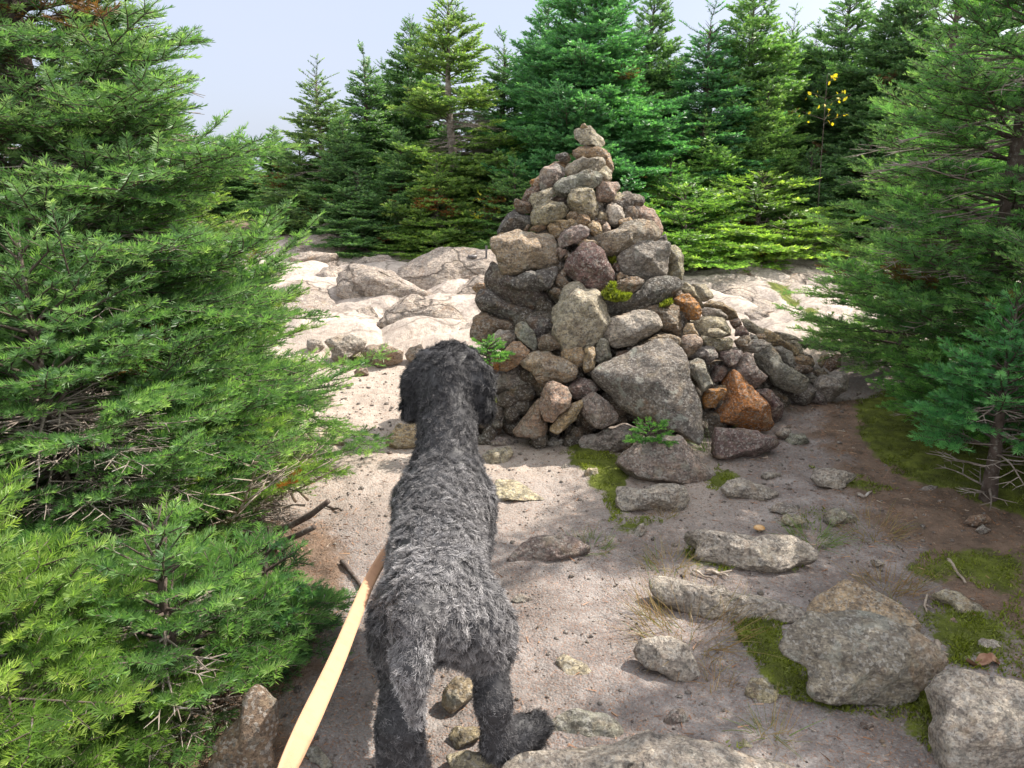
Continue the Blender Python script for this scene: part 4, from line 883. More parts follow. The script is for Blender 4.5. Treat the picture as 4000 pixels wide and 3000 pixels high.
def fir_parts(seed, H, R, z0, whorl, nb, step, prob, nlen, nwid, per_m, bare=.3, lean=(0, 0), gap=None, rise=(0.05, 0.9), droop=0.0, maxlev=2, deadn=10, topw=1.0, shape=.85, brown=.02, wind=(0, 0)):
    rng = np.random.default_rng(seed); S = []; Wd = []; D = []
    tp = lambda z: np.array([lean[0] * (max(z, 0) / H) ** 1.5 + .015 * math.sin(z * 3 + seed), lean[1] * (max(z, 0) / H) ** 1.5 + .015 * math.cos(z * 2.3 + seed), z])
    z = z0; az0 = rng.uniform(0, 6.28)
    while z < H * .985:
        f = z / H; k = max(3, int(round(nb * (1 - .35 * f)))); az0 += 2.4
        for b in range(k):
            az = az0 + b * 6.283 / k + rng.normal(0, .22)
            L = (R * (1 - f) ** shape + .05) * rng.uniform(.72, 1.15)
            el = rise[0] + (rise[1] - rise[0]) * f ** 1.6 + rng.normal(0, .08)
            d = np.array([math.cos(az) * math.cos(el) + wind[0], math.sin(az) * math.cos(el) + wind[1], math.sin(el)]); d = unit(d)
            zz = min(z + rng.normal(0, .25) * whorl, H * .98)
            if gap and gap[0] < zz < gap[1] and rng.uniform() < gap[2]:
                if rng.uniform() < .9: grow(rng, tp(zz), unit(d + np.array([0, 0, -.25])), L * rng.uniform(.15, .45), step, 0, 2, S, D, .006, 0, .55, -.4, True)
                continue
            grow(rng, tp(zz), d, L, step, 0, maxlev, S, Wd,   .0035 + .0065 * L, bare * (1 - .7 * f), prob, rng.uniform(-.1, .5) + droop)
        z += whorl * rng.uniform(.8, 1.2) * (1 - .25 * f)
    top = tp(H * .97)
    grow(rng, tp(H * .9), np.array([0, 0, 1.]), H * .10 * topw + .03 * H, step, 0, 1, S, Wd, .005, 0, .35, 0)
    for _ in range(deadn):
        zz = rng.uniform(.05, .55) * H; az = rng.uniform(0, 6.28); L = R * rng.uniform(.3, .75)
        grow(rng, tp(zz), unit(np.array([math.cos(az), math.sin(az), rng.uniform(-.35, .15)])), L, step * .8, 0, 2, S, D, .006, 0, .5, -.2, True)
    zt = np.linspace(-.08, H * .96, 16); path = np.array([tp(max(v, 0)) + np.array([0, 0, min(v, 0)]) for v in zt])
    r0 = .017 + .017 * H
    trunk = tube(path, r0 * (1 - .92 * np.clip(zt / H, 0, 1)) * (1 + .25 * np.exp(-np.clip(zt, 0, 9) * 9)), 10, seed, .06)
    # needles
    p0 = np.array([s[0] for s in S]); p1 = np.array([s[1] for s in S]); lev = np.array([s[2] for s in S], float); tip = np.array([s[3] for s in S]); fb = np.array([s[4] for s in S])
    n_per = max(4, int(round(per_m * step))); ns = len(S)
    ax = unit(p1 - p0); L = np.linalg.norm(p1 - p0, axis=1)
    upv = np.tile(np.array([0, 0, 1.]), (ns, 1)); up = unit(upv - ax * (ax * upv).sum(1, keepdims=True) + 1e-6); lat = np.cross(ax, up)
    t = (np.arange(n_per)[None] + rng.uniform(0, 1, (ns, n_per))) / n_per * 1.08
    ph = rng.choice([-1, 1], (ns, n_per)) * np.abs(rng.normal(1.15, .55, (ns, n_per)))   # angle from straight up: two ranks, swept above the twig
    endf = np.where(tip > .999, 1.0, 0.0)[:, None] * np.clip(t - .75, 0, .35) / .35
    ang = rng.normal(1.08, .09, (ns, n_per)) * (1 - .6 * endf)
    radv = np.cos(ph)[..., None] * up[:, None] + np.sin(ph)[..., None] * lat[:, None]
    dn = np.cos(ang)[..., None] * ax[:, None] + np.sin(ang)[..., None] * radv
    b = p0[:, None] + (p1 - p0)[:, None] * t[..., None]
    ln = nlen * rng.uniform(.85, 1.1, (ns, n_per)) * (1 - .25 * endf)
    sd = unit(np.cross(dn, radv + .001) + rng.normal(0, .08, (ns, n_per, 3)))
    e = b + dn * ln[..., None]; w = nwid
    V = np.stack([b - sd * w * .32, b + sd * w * .32, e * .55 + b * .45 + sd * w * .5, e + sd * w * .16, e - sd * w * .16, e * .55 + b * .45 - sd * w * .5], 2)
    if per_m < 190:      # far trees: one face per needle
        V = V[:, :, [0, 1, 3, 4]]; V[:, :, 2:] = (e[:, :, None] + np.stack([sd, -sd], 2) * w * .4); V[:, :, :2] = (b[:, :, None] + np.stack([-sd, sd], 2) * w * .5)
        m = 4; fq = [[0, 1, 2, 3]]
    else:
        m = 6; fq = [[0, 1, 2, 5], [5, 2, 3, 4]]
    N_ = ns * n_per; V = V.reshape(-1, 3); base = np.arange(N_) * m
    Q = np.stack([base[:, None] + np.array(q) for q in fq], 1).reshape(-1, 4)
    # new growth at the tips is paler; some shoots browned
    tn = .46 + .22 * (tip[:, None] - .5) + .16 * endf + rng.normal(0, .07, (ns, n_per)) + rng.normal(0, .17, (ns, 1)) + .18 * perlin(p0 * 2.6 + seed, 4)[:, None]
    tn = np.clip(tn, .08, 1)
    br = (rng.uniform(0, 1, ns) < .55) & (perlin(p0 * 1.9 + seed * 7.7, 14) > .62 - 4 * brown)
    tn[br] = rng.uniform(0, .03, (br.sum(), n_per))
    tone = np.repeat(tn.reshape(-1), len(fq))
    def wood(lst, sides=4):
        if not lst: return None
        a0 = np.array([x[0] for x in lst]); a1 = np.array([x[1] for x in lst]); r0_ = np.array([x[2] for x in lst]); r1_ = np.array([x[3] for x in lst])
        ta = unit(a1 - a0); ref = np.where(np.abs(ta[:, 2:3]) < .9, np.array([[0, 0, 1.]]), np.array([[1., 0, 0]])); u = unit(np.cross(ta, ref)); v = np.cross(ta, u)
        an = np.arange(sides) * 2 * math.pi / sides; c_ = np.cos(an)[None, :, None] * u[:, None] + np.sin(an)[None, :, None] * v[:, None]
        VV = np.concatenate([a0[:, None] + c_ * r0_[:, None, None], a1[:, None] + c_ * r1_[:, None, None]], 1)
        k = np.arange(sides); qq = np.stack([k, (k + 1) % sides, sides + (k + 1) % sides, sides + k], 1)
        return VV.reshape(-1, 3), (qq[None] + (np.arange(len(lst)) * 2 * sides)[:, None, None]).reshape(-1, 4)
    ww = wood(Wd); dd = wood(D)
    return {'trunk': mesh_np("trunk", trunk[0], quads=trunk[1], tris=trunk[2], smooth=True), 'branches': mesh_np("branches", ww[0], quads=ww[1], smooth=True),
            'crown': mesh_np("crown", V, quads=Q, tone=tone), 'twigs': mesh_np("dead_twigs", dd[0], quads=dd[1], smooth=True) if dd else None}

TREE_N = [0]
def place_fir(parts, name, label, group, loc, rot, scale, tint, trunk_mat=None):
    t = empty(name, loc, label, "fir tree" if name != "fir_seedling" else "seedling", group)
    t.rotation_euler = (0, 0, rot); t.scale = scale if isinstance(scale, tuple) else (scale,) * 3
    for key, nm, m in (('trunk', 'trunk', trunk_mat or BARK), ('branches', 'branches', BARK), ('crown', 'crown', NEEDLE), ('twigs', 'dead_twigs', DEAD)):
        if parts.get(key): link(nm, parts[key], m, t, (0, 0, 0), (*tint, 1))
    TREE_N[0] += 1
    return t

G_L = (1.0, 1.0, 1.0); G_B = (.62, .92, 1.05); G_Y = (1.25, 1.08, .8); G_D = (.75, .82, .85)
def near_trees():
    grp = "firs crowding the trail"
    def fir(label, x, y, H, R, tint, seed, name="fir_tree", **kw):
        a = dict(z0=.08, whorl=.14, nb=6, step=.085, prob=.88, nlen=.019, nwid=.0030, per_m=330, bare=.22); a.update(kw); a['step'] *= .95; a['nlen'] *= 1.2; a['whorl'] *= .74; a['nb'] += 1; a['nwid'] *= .95; a['per_m'] = int(a['per_m'] * 1.35); a['prob'] = .82; a['nlen'] *= 1.12; a['deadn'] = int(kw.get('deadn', 10) * 2.4)
        p = fir_parts(seed, H, R, **a); place_fir(p, name, label, grp, (x, y, float(ground_macro(x, y))), 0, 1.0, tint)
        print(label, len(p['crown'].polygons))
    # the thicket on the sunny side
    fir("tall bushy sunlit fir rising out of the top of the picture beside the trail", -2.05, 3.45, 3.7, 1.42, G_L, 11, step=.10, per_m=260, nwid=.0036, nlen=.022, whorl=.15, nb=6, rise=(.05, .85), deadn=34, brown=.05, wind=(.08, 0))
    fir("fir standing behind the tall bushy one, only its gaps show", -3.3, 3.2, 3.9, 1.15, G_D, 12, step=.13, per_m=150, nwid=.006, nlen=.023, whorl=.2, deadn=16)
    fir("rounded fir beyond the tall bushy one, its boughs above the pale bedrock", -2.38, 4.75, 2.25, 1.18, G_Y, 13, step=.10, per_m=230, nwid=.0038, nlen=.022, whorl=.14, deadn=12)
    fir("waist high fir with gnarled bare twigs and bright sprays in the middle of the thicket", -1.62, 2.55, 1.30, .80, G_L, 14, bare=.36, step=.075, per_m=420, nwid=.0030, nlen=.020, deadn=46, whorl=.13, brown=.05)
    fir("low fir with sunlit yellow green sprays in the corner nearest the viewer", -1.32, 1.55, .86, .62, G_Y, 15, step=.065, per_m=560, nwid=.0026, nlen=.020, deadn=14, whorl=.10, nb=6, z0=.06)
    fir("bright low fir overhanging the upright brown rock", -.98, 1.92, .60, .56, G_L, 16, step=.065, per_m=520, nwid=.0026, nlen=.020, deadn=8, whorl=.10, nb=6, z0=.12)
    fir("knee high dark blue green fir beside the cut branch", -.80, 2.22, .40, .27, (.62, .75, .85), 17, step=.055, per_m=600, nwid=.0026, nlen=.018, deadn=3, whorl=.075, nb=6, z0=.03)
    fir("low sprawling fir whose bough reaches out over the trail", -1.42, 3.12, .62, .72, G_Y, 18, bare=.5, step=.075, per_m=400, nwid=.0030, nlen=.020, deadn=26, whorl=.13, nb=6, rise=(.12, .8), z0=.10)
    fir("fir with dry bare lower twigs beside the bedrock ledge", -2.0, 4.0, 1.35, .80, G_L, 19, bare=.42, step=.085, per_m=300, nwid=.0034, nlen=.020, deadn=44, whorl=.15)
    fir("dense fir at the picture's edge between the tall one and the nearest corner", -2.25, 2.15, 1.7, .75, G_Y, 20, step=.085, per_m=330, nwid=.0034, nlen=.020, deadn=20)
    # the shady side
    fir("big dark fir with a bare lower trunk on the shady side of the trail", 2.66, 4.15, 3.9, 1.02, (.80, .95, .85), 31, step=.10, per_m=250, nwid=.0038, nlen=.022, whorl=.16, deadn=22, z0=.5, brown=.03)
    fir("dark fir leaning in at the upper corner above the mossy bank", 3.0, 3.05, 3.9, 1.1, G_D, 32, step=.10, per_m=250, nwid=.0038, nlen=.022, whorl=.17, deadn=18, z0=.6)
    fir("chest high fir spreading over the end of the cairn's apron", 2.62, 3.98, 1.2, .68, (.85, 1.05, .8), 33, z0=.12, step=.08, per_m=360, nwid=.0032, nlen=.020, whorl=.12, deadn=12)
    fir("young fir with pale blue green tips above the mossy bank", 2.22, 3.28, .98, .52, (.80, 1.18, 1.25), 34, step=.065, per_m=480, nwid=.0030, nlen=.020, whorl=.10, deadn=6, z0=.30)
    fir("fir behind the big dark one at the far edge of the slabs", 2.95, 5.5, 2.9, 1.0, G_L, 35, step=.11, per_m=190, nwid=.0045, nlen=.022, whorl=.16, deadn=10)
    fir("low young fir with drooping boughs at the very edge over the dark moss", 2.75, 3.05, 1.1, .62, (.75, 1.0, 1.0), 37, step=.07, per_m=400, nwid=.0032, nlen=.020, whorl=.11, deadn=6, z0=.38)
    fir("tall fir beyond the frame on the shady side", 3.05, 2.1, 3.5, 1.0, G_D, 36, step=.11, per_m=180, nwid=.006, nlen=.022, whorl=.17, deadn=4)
    # tiny seedlings at the cairn
    for i, (px, py, H, lb) in enumerate(((1915, 1400, .10, "tiny fir seedling beside the dog's ear at the cairn foot"), (2545, 1705, .085, "tiny fir seedling in moss before the giant triangular slab"))):
        g = at_ground(px, py); g[2] = float(ground_macro(g[0], g[1]))
        if i == 0: g = at_y(1915, 1410, 4.05)
        if i == 1: g = at_y(2545, 1722, 3.70)
        p = fir_parts(60 + i, H, .11, .01, .02, 6, .03, .8, .014, .0032, 700, bare=.1, deadn=0)
        place_fir(p, "fir_seedling", lb, "fir seedlings", g, 0, 1.0, (.8, 1.0, .75))

def far_trees():
    grp = "firs at the edge of the clearing"
    common = dict(whorl=.135, nb=8, step=.085, prob=.85, nlen=.034, nwid=.0105, per_m=150)
    P = {'full': fir_parts(101, 3.2, 1.15, .05, bare=.15, deadn=12, shape=.66, **common),
         'gappy': fir_parts(102, 3.4, 1.15, .05, bare=.15, gap=(1.0, 2.25, .62), deadn=30, shape=.7, lean=(.1, 0), **common),
         'slim': fir_parts(103, 3.3, 1.0, .05, bare=.12, shape=.72, deadn=10, topw=1.8, **common),
         'bare': fir_parts(104, 3.1, 1.0, .05, bare=.15, gap=(.5, 1.75, .7), deadn=16, topw=1.6, shape=.75, **common),
         'wide': fir_parts(105, 3.6, 1.45, .05, bare=.15, rise=(-.05, .8), deadn=8, shape=.62, **common),
         'low': fir_parts(106, .95, .85, .04, .11, 7, .08, .85, .032, .0095, 150, bare=.1, deadn=4, rise=(.1, .8)),
         'bush': fir_parts(107, 1.7, .95, .04, .12, 7, .08, .85, .032, .0095, 150, bare=.12, deadn=6)}
    for k, v in P.items(): print(k, len(v['crown'].polygons))
    base_h = {k: max(v.co[2] for v in q['branches'].vertices) for k, q in P.items()}
    # px, py of the tip (4000 px photograph), distance, kind, tint, widen, label
    L = [
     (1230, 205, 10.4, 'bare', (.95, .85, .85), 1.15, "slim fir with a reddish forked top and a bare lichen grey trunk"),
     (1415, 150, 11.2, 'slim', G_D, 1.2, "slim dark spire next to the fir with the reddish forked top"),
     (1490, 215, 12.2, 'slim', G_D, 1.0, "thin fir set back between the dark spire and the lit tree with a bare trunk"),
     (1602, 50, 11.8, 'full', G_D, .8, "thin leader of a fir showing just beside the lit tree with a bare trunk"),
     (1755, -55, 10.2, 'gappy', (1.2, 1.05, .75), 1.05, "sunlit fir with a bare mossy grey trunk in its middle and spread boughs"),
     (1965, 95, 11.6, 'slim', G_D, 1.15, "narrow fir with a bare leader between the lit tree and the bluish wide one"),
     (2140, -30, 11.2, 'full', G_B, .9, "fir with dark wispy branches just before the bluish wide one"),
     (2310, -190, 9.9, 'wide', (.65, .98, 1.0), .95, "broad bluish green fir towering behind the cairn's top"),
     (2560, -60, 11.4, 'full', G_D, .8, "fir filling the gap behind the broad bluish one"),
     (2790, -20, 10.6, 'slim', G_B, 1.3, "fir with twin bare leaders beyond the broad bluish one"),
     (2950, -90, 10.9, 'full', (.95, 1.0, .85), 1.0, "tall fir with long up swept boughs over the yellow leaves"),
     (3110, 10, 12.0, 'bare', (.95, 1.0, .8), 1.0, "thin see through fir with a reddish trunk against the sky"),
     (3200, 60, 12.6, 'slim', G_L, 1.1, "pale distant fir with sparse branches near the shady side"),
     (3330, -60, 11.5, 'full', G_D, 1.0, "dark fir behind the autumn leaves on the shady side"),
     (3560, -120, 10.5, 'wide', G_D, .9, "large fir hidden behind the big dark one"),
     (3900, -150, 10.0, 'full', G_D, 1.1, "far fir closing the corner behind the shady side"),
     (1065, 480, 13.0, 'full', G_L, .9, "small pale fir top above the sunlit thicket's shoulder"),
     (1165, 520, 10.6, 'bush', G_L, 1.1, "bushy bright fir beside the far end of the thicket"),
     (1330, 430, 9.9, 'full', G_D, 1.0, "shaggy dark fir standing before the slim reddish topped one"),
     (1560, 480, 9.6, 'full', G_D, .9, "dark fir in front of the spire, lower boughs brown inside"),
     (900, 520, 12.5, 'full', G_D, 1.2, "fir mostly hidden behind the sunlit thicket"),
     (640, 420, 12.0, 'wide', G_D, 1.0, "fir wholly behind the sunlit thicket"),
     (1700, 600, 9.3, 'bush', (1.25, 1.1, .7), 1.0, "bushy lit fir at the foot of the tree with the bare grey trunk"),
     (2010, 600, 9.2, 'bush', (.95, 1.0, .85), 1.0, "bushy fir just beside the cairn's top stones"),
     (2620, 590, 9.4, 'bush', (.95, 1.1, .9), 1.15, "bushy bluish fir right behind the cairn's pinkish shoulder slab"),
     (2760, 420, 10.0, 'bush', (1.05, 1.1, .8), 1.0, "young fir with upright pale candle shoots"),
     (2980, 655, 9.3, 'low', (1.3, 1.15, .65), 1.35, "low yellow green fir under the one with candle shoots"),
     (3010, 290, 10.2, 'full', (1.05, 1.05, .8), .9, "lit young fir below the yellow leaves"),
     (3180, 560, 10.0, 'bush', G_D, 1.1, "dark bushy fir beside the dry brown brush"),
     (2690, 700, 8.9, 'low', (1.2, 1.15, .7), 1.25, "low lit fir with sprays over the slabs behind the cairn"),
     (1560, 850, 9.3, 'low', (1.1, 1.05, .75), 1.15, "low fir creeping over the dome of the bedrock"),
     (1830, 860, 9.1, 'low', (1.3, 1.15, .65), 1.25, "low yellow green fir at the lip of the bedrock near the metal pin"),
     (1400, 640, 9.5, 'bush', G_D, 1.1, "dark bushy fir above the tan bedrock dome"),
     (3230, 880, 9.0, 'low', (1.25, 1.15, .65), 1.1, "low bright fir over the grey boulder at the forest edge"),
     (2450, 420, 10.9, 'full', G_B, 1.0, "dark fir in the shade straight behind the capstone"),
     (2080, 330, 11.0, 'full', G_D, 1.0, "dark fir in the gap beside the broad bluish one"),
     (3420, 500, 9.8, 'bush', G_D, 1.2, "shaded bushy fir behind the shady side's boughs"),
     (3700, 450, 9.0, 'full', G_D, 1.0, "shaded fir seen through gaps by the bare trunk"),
    ]
    rng = np.random.default_rng(77)
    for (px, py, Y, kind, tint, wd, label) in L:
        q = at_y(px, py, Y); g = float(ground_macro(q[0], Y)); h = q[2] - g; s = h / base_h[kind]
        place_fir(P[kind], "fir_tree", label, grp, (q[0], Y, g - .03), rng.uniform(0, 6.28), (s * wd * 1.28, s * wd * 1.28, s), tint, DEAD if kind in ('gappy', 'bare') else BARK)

def brush(px, py, Y, label, n, size, seed):
    rng = np.random.default_rng(seed); g = at_y(px, py, Y); g[2] = float(ground_macro(g[0], Y)); Wd = []
    for i in range(n):
        az = rng.uniform(0, 6.28); grow(rng, np.array([rng.normal(0, .12), rng.normal(0, .08), 0.]), unit(np.array([math.cos(az) * .8, math.sin(az) * .8, rng.uniform(.3, 1.2)])), size * rng.uniform(.5, 1.1), .1, 0, 2, [], Wd, .008, 0, .6, 0, True)
    lst = [tube([a, b], [r0, r1], 4) for a, b, r0, r1 in Wd]; V, Q, T = join_tubes(lst)
    o = link("dead_brush", mesh_np("dead_brush", V, quads=Q, tris=T, smooth=True), TWIG, None, g); tag(o, label, "brush")

def leafy(px, py, Y, label, n, size, seed, tone=.6, name="leafy_sapling"):
    rng = np.random.default_rng(seed); top = at_y(px, py, Y); g = np.array([top[0] + .1, Y, float(ground_macro(top[0], Y))]); h = top[2] - g[2]
    t = empty(name, g, label, "sapling"); tubes = [tube(np.stack([np.linspace(0, -.1, 8), .02 * np.sin(np.linspace(0, 4, 8)), np.linspace(0, h, 8)], 1), np.linspace(.008, .002, 8), 6)]
    B = []
    for i in range(9):
        f = rng.uniform(.72, 1.0); b = np.array([-.1 * f, 0, h * f]); az = rng.uniform(0, 6.28); d = np.array([math.cos(az), math.sin(az) * .6, .35]) * size * rng.uniform(.5, 1.2)
        tubes.append(tube(b + np.linspace(0, 1, 4)[:, None] * d, [.003, .002, .002, .0015], 5)); B += [b + d * rng.uniform(.3, 1.05) for _ in range(n // 9)]
    V, Q, T = join_tubes(tubes); link("stem", mesh_np("stem", V, quads=Q, tris=T, smooth=True), BARK, t)
    B = np.array(B) + rng.normal(0, .03, (len(B), 3)); m = len(B); d = unit(rng.normal(size=(m, 3)) + np.array([0, 0, -.4])); sd = unit(np.cross(d, rng.normal(size=(m, 3)))); nr = np.cross(sd, d)
    L = rng.uniform(.035, .06, m)[:, None]; W = L * .32
    V = np.stack([B, B + d * L * .35 + sd * W + nr * L * .08, B + d * L * .75 + sd * W * .7, B + d * L - nr * L * .1, B + d * L * .75 - sd * W * .7, B + d * L * .35 - sd * W + nr * L * .08], 1).reshape(-1, 3)
    b0 = np.arange(m) * 6; Q = np.concatenate([np.stack([b0, b0 + 1, b0 + 2, b0 + 5], 1), np.stack([b0 + 5, b0 + 2, b0 + 3, b0 + 4], 1)])
    Q[m:, :] = np.stack([b0 + 5, b0 + 2, b0 + 3, b0 + 4], 1)
    link("leaves", mesh_np("leaves", V, quads=Q, tone=np.tile(np.clip(rng.normal(tone, .25, m), 0, 1), 2)), YLEAF, t, (0, 0, 0), (1, 1, 1, 1))
# ------------------------------------------------------------------ the dog
def surface_nets(F, org, h):
    s = F < 0; nx, ny, nz = F.shape
    acc = np.zeros((nx - 1, ny - 1, nz - 1, 3)); cnt = np.zeros((nx - 1, ny - 1, nz - 1))
    I, J, K = np.meshgrid(np.arange(nx), np.arange(ny), np.arange(nz), indexing='ij')
    G = np.stack([I, J, K], -1).astype(float)
    for ax in range(3):
        a = [slice(None)] * 3; b = [slice(None)] * 3; a[ax] = slice(0, -1); b[ax] = slice(1, None)
        fa, fb = F[tuple(a)], F[tuple(b)]; cr = (fa < 0) != (fb < 0)
        t = np.where(cr, fa / np.where(cr, fa - fb, 1), 0); P = G[tuple(a)].copy(); P[..., ax] += t
        o = [k for k in range(3) if k != ax]
        for d0 in (0, 1):
            for d1 in (0, 1):
                src = [slice(None)] * 3
                # an edge at (.., j, k) belongs to cells j-1, j and k-1, k
                src[o[0]] = slice(d0, F.shape[o[0]] - 1 + d0); src[o[1]] = slice(d1, F.shape[o[1]] - 1 + d1)
                c = cr[tuple(src)]; acc += np.where(c[..., None], P[tuple(src)], 0); cnt += c
    act = cnt > 0; idx = -np.ones(act.shape, int); idx[act] = np.arange(act.sum())
    V = org + h * acc[act] / cnt[act][:, None]; Q = []
    for ax in range(3):
        o = [(ax + 1) % 3, (ax + 2) % 3]
        a = [slice(None)] * 3; b = [slice(None)] * 3; a[ax] = slice(0, -1); b[ax] = slice(1, None)
        for k in o: a[k] = slice(1, -1); b[k] = slice(1, -1)
        sa, sb = s[tuple(a)], s[tuple(b)]
        def cells(d0, d1):
            sl = [slice(None)] * 3; sl[ax] = slice(0, idx.shape[ax])
            for k, d in zip(o, (d0, d1)): sl[k] = slice(1 - d, idx.shape[k] - d)
            return idx[tuple(sl)]
        c00, c10, c11, c01 = cells(1, 1), cells(0, 1), cells(0, 0), cells(1, 0)
        m = sa & ~sb; Q.append(np.stack([c00[m], c10[m], c11[m], c01[m]], 1))
        m = ~sa & sb; Q.append(np.stack([c00[m], c01[m], c11[m], c10[m]], 1))
    return V, np.concatenate(Q)

def dog():
    B = []   # a, b, ra, rb, hair flow, tone, hair length, curl
    def bone(a, b, ra, rb, flow, tone, hl=.030): B.append((np.array(a, float), np.array(b, float), ra, rb, unit(np.array(flow, float)), tone, hl))
    dn = (0, -.15, -1)
    X = -.20
    bone((-.195, 1.76, .455), (-.215, 1.95, .47), .128, .132, (0, -1, -.35), .60)            # loin and croup
    bone((-.215, 1.95, .47), (-.228, 2.30, .475), .132, .142, (0, -1, -.35), .55)            # rib cage
    bone((-.228, 2.30, .475), (-.226, 2.42, .53), .142, .115, (0, -1, -.45), .45)           # shoulders
    bone((-.185, 1.74, .49), (-.187, 1.66, .485), .122, .108, (0, -.8, -.7), .62)           # rump
    bone((-.255, 1.70, .44), (-.275, 1.74, .36), .108, .092, (0, -.35, -1), .40)            # thighs
    bone((-.112, 1.70, .44), (-.092, 1.75, .36), .100, .084, (0, -.35, -1), .56)
    bone((-.275, 1.76, .38), (-.285, 1.79, .30), .086, .074, dn, .36, .026)                 # near hind leg
    bone((-.285, 1.79, .30), (-.288, 1.63, .165), .066, .050, dn, .30, .018)
    bone((-.288, 1.63, .165), (-.290, 1.645, .055), .050, .046, dn, .36, .022)
    bone((-.290, 1.645, .050), (-.292, 1.72, .035), .050, .044, (0, .4, -.6), .26, .022)
    bone((-.085, 1.76, .38), (-.068, 1.80, .31), .082, .068, dn, .44, .026)                 # far hind leg, paw turned out
    bone((-.068, 1.80, .31), (-.050, 1.68, .20), .054, .038, dn, .36, .015)
    bone((-.050, 1.68, .20), (-.036, 1.70, .065), .036, .034, dn, .36, .015)
    bone((-.036, 1.70, .062), (.022, 1.735, .052), .040, .037, (.7, .3, -.3), .22, .020)
    bone((.022, 1.735, .050), (.068, 1.765, .050), .037, .034, (.7, .3, .1), .05, .032)
    for sx in (-1, 1):                                                                        # forelegs
        x = -.224 + sx * .085
        bone((x, 2.34, .46), (x, 2.26, .36), .085, .065, dn, .35); bone((x, 2.26, .36), (x, 2.30, .07), .056, .044, dn, .3)
        bone((x, 2.30, .06), (x, 2.36, .036), .044, .040, (0, .4, -.6), .22)
    bone((-.224, 2.40, .55), (-.228, 2.52, .68), .110, .088, (0, -.75, -.8), .34, .026)     # neck
    bone((-.228, 2.52, .68), (-.230, 2.60, .79), .088, .078, (0, -.75, -.8), .22, .024)
    bone((-.230, 2.64, .84), (-.228, 2.69, .862), .083, .078, (0, -.8, -.55), .22, .028)    # skull
    bone((-.228, 2.72, .83), (-.220, 2.86, .79), .058, .040, (0, -.6, -.5), .15, .02)       # muzzle
    for sx in (-1, 1):                                                                        # hanging ears
        x = -.230 + sx * .084
        bone((x, 2.66, .885), (x + sx * .030, 2.635, .81), .024, .034, (sx * .3, -.1, -1), .16, .026)
        bone((x + sx * .032, 2.635, .81), (x + sx * .050, 2.60, .705), .036, .032, (sx * .15, -.1, -1), .04, .034)
    bone((-.225, 1.60, .550), (-.228, 1.52, .545), .042, .036, (-.1, -.9, -.3), .50, .022)  # tail
    bone((-.228, 1.52, .545), (-.226, 1.472, .46), .034, .030, (0, -.1, -1), .60, .022)
    bone((-.226, 1.472, .46), (-.220, 1.475, .325), .030, .016, (0, -.02, -1), .70, .026)
    h = .0115; lo = np.array([-.46, 1.38, -.02]); hi = np.array([.16, 2.95, 1.02]); n = ((hi - lo) / h).astype(int)
    ax = [lo[i] + h * np.arange(n[i]) for i in range(3)]; G = np.stack(np.meshgrid(*ax, indexing='ij'), -1)
    P = G.reshape(-1, 3)
    def field(P, want=False):
        k = 45.0; acc = np.zeros(len(P)); best = np.full(len(P), 1e9); wi = np.zeros(len(P), int)
        for i, (a, b, ra, rb, fl, tn, hl) in enumerate(B):
            ra, rb = ra * .94, rb * .94
            d = b - a; t = np.clip(((P - a) @ d) / (d @ d), 0, 1); dist = np.linalg.norm(P - a - t[:, None] * d, axis=1) - (ra + (rb - ra) * t)
            acc += np.exp(np.clip(-k * dist, -60, 40)); m = dist < best; best[m] = dist[m]; wi[m] = i
        return (-np.log(acc + 1e-30) / k, wi)
    Fv, _ = field(P)
    Fv = Fv + .006 * perlin(P * 16, 3) + .004 * perlin(P * 34, 5)
    V, Q = surface_nets(Fv.reshape(G.shape[:3]), lo, h)
    qc = V[Q].mean(1); qn = np.cross(V[Q[:, 2]] - V[Q[:, 0]], V[Q[:, 3]] - V[Q[:, 1]])
    og = np.stack([field(qc + np.eye(3)[i] * .004)[0] - field(qc - np.eye(3)[i] * .004)[0] for i in range(3)], 1)
    fl = (qn * og).sum(1) < 0; Q[fl] = Q[fl][:, ::-1]
    m, t = material("dog_coat"); a = N(t, "ShaderNodeAttribute"); a.attribute_name = "tone"
    cr = N(t, "ShaderNodeValToRGB"); cr.color_ramp.elements[0].color = (.010, .010, .012, 1); cr.color_ramp.elements[1].color = (.52, .50, .50, 1)
    e = cr.color_ramp.elements.new(.45); e.color = (.085, .082, .086, 1); e = cr.color_ramp.elements.new(.75); e.color = (.25, .24, .242, 1)
    t.links.new(a.outputs['Fac'], cr.inputs[0]); finish(t, principled(t, cr.outputs[0], .55, None, .35).outputs[0])
    cen = np.array([-.2, 2.0, 0.0])
    me = mesh_np("dog", V - cen, quads=Q, smooth=True, tone=np.full(len(Q), .12))
    body = link("dog", me, m, None, cen); tag(body, "shaggy grey and black curly coated dog seen from behind, facing the cairn", "dog")
    # coat: curly locks laid along the hair flow
    rng = np.random.default_rng(9)
    a_, b_, c_, d_ = (V[Q[:, i]] for i in range(4)); nr = np.cross(c_ - a_, d_ - b_); ar = np.linalg.norm(nr, axis=1) / 2; nr = unit(nr)
    nc, per, sg = 15000, 20, 5
    f = rng.choice(len(Q), nc, p=ar / ar.sum()); u, v = rng.uniform(0, 1, (2, nc))
    p = (a_[f] * ((1 - u) * (1 - v))[:, None] + b_[f] * (u * (1 - v))[:, None] + c_[f] * (u * v)[:, None] + d_[f] * ((1 - u) * v)[:, None])
    g3 = np.stack([field(p + np.eye(3)[i] * .004)[0] - field(p - np.eye(3)[i] * .004)[0] for i in range(3)], 1); nn = unit(g3)
    _, wi = field(p); flow = np.array([x[4] for x in B])[wi]; tone = np.array([x[5] for x in B])[wi]; hl = np.array([x[6] for x in B])[wi]
